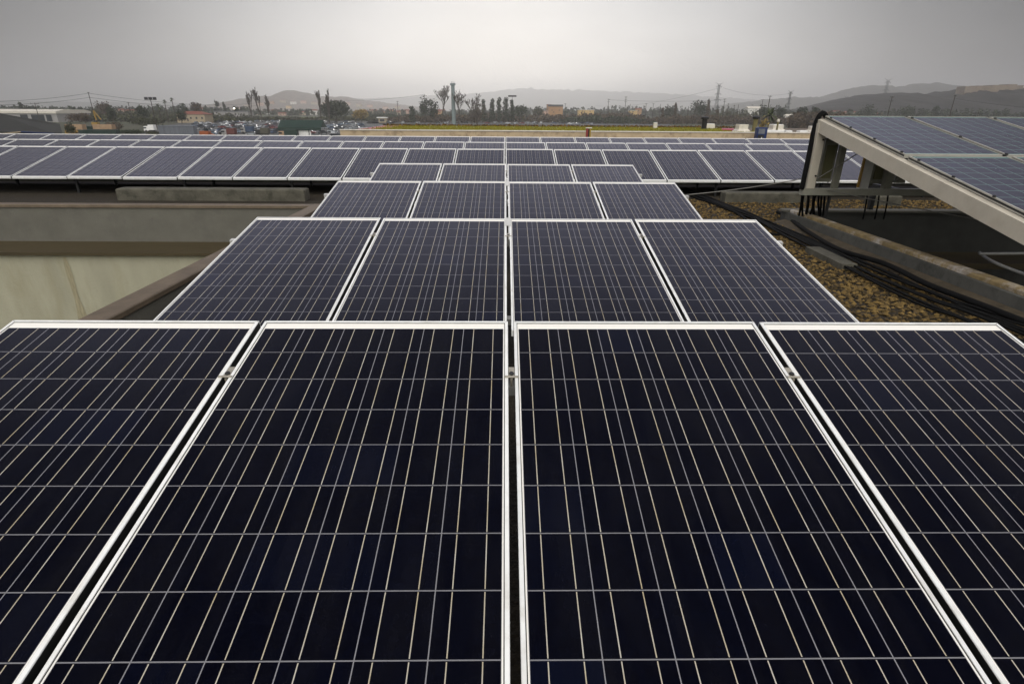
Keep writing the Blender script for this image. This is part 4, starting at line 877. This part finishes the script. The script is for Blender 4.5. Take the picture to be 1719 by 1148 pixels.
def flood(px,ytop,Y,label,n,wpx,mat):
    P=aty(px,ytop,Y); H=P.z; t=thing('floodlight_mast',(P.x,Y,0),label,'floodlight mast','floodlight masts'); W=wd(wpx,Y)
    MB().tube([(0,0,0),(0,0,H)],.28,8,.16).build('mast',mat,t); MB().bar((-W/2,0,H-.9),(W/2,0,H-.9),.2,.2).build('cross_arm',mat,t)
    for k in range(n): q=-W/2+W*k/(n-1); MB().cbox(q-.7,q+.7,-.4,.4,H-1.0,H+.3,.1).build('floodlight',m_bolt,t)
flood(252,164.5,300,'mast with three dark floodlights behind the olive bush',3,14,m_wood); flood(860,161,520,'T-shaped floodlight mast behind the conifer row',5,11,m_galv)
P=aty(757.5,140,430); t=thing('monopole_mast',(aty(762,205,430).x,430,0),'tall grey monopole mast rising among bare trees','mast'); H=P.z
MB().tube([(0,0,0),(0,0,H-1.4)],1.5,12,1.25).build('shaft',m_monop,t); MB().lathe([(1.4,H-1.5),(1.9,H-1.3),(1.9,H-.1),(1.2,H)],(0,0,0),12).build('antenna_head',m_monop,t)
for q in (-.9,0,.9): MB().tube([(q,0,H),(q,0,H+1.5)],.1,5).build('antenna',m_bolt,t)
def pylon(px,ytop,Y,label):
    P=aty(px,ytop,Y); H=P.z-0; t=thing('pylon',(P.x,Y,0),label,'pylon','lattice pylons'); b=H*.075; tw=H*.022; r=max(.16,Y*.00022); m_=MB(); N=9
    def wz(z): return b+(tw-b)*min(1,z/(H*.62)) 
    for sx_ in (-1,1):
        for sy_ in (-1,1):
            m_.tube([(sx_*wz(z)*1.0,sy_*wz(z),z) for z in np.linspace(0,H*.94,6)],r,4)
    for k in range(N):
        z0_=H*.94*k/N; z1_=H*.94*(k+1)/N
        for sy_ in (-1,1):
            m_.bar((-wz(z0_),sy_*wz(z0_),z0_),(wz(z1_),sy_*wz(z1_),z1_),r,r,(0,1,0)); m_.bar((wz(z0_),sy_*wz(z0_),z0_),(-wz(z1_),sy_*wz(z1_),z1_),r,r,(0,1,0))
        m_.bar((-wz(z1_),-wz(z1_),z1_),(wz(z1_),-wz(z1_),z1_),r,r)
    m_.build('lattice_tower',m_galv,t)
    for z,wq in ((H*.90,.075),(H*.70,.085),(H*.55,.09)):
        a_=MB(); a_.bar((-H*wq,0,z),(H*wq,0,z),r*1.6,r*1.6); a_.bar((-H*wq,0,z),(0,0,z+H*.03),r,r,(0,1,0)); a_.bar((H*wq,0,z),(0,0,z+H*.03),r,r,(0,1,0)); a_.build('cross_arm',m_galv,t)
        for q in (-1,1): MB().tube([(q*H*wq,0,z),(q*H*wq,0,z-H*.03)],r,4).build('insulator',m_bolt,t)
    a_=MB(); a_.bar((0,0,H*.93),(-H*.11,0,H),r*1.4,r*1.4,(0,1,0)); a_.bar((0,0,H*.93),(H*.11,0,H),r*1.4,r*1.4,(0,1,0)); a_.bar((-H*.05,0,H*.965),(H*.05,0,H*.965),r*1.2,r*1.2); a_.build('earth_wire_horns',m_galv,t)
pylon(1208,139,720,'tallest lattice pylon with V-shaped horns above the poplars'); pylon(1328,152,850,'lattice pylon between the fan palm and the hills'); pylon(1492,132,1500,'faint lattice pylon on the crest of the dark hill'); pylon(1421,162,1300,'small faint lattice pylon at the left foot of the dark hill')
wm=M('overhead_line',(.06,.06,.06),.6)
wire(aty(-60,171,280),aty(148,157,330),.07,'overhead line from the leaning pole over the warehouse',1.2,'overhead_line',wm); wire(aty(-60,177,280),aty(150,164,330),.07,'lower overhead line from the leaning pole over the warehouse',1.2,'overhead_line',wm)
wire(aty(148,157,330),aty(440,172,620),.08,'overhead line from the leaning pole towards the bare poplars',4,'overhead_line',wm); wire(aty(150,164,330),aty(440,176,620),.08,'lower overhead line from the leaning pole towards the bare poplars',4,'overhead_line',wm)
wire(aty(560,168,700),aty(713,159,455),.08,'overhead line rising to the flat-topped tree',2,'overhead_line',wm); wire(aty(1208,148,720),aty(1000,178,1400),.12,'power line falling away left of the tallest pylon',8,'overhead_line',wm); wire(aty(1214,148,720),aty(1328,157,850),.10,'power line between the two nearer pylons',5,'overhead_line',wm)
wire(aty(1604,166,230),aty(1800,186,230),.05,'overhead line leaving the dark braced pole',.6,'overhead_line',wm); wire(aty(1022,168,430),aty(1217,168,430),.06,'overhead line along the central utility poles',1,'overhead_line',wm)
# bright lamp by the flat-roofed building
lm=bpy.data.materials.new('lit_lamp'); lm.use_nodes=True; b_=lm.node_tree.nodes['Principled BSDF']; b_.inputs['Emission Color'].default_value=(1,.9,.7,1); b_.inputs['Emission Strength'].default_value=6
P=aty(393,182.5,540); t=thing('lit_lamp',(P.x,540,0),'small lit lamp on a post by the flat-roofed building','lamp'); MB().tube([(0,0,0),(0,0,P.z)],.12,6).build('post',m_wood,t); MB().lathe([(.2,-.5),(.7,-.3),(.7,.3),(.2,.5)],(0,0,P.z),10).build('lamp_head',lm,t)

# ------------------------------------------------------------------ haze
hzm=bpy.data.materials.new('haze_air'); hzm.use_nodes=True; t_=hzm.node_tree
for n in list(t_.nodes): t_.nodes.remove(n)
out=t_.nodes.new('ShaderNodeOutputMaterial'); pvn=t_.nodes.new('ShaderNodeVolumePrincipled'); pvn.inputs['Color'].default_value=(.84,.835,.825,1); pvn.inputs['Density'].default_value=.00027; pvn.inputs['Anisotropy'].default_value=.65
t_.links.new(pvn.outputs[0],out.inputs['Volume'])
kind(MB().box(-11000,11000,-350,11000,-1,350).build('haze',hzm),'stuff')
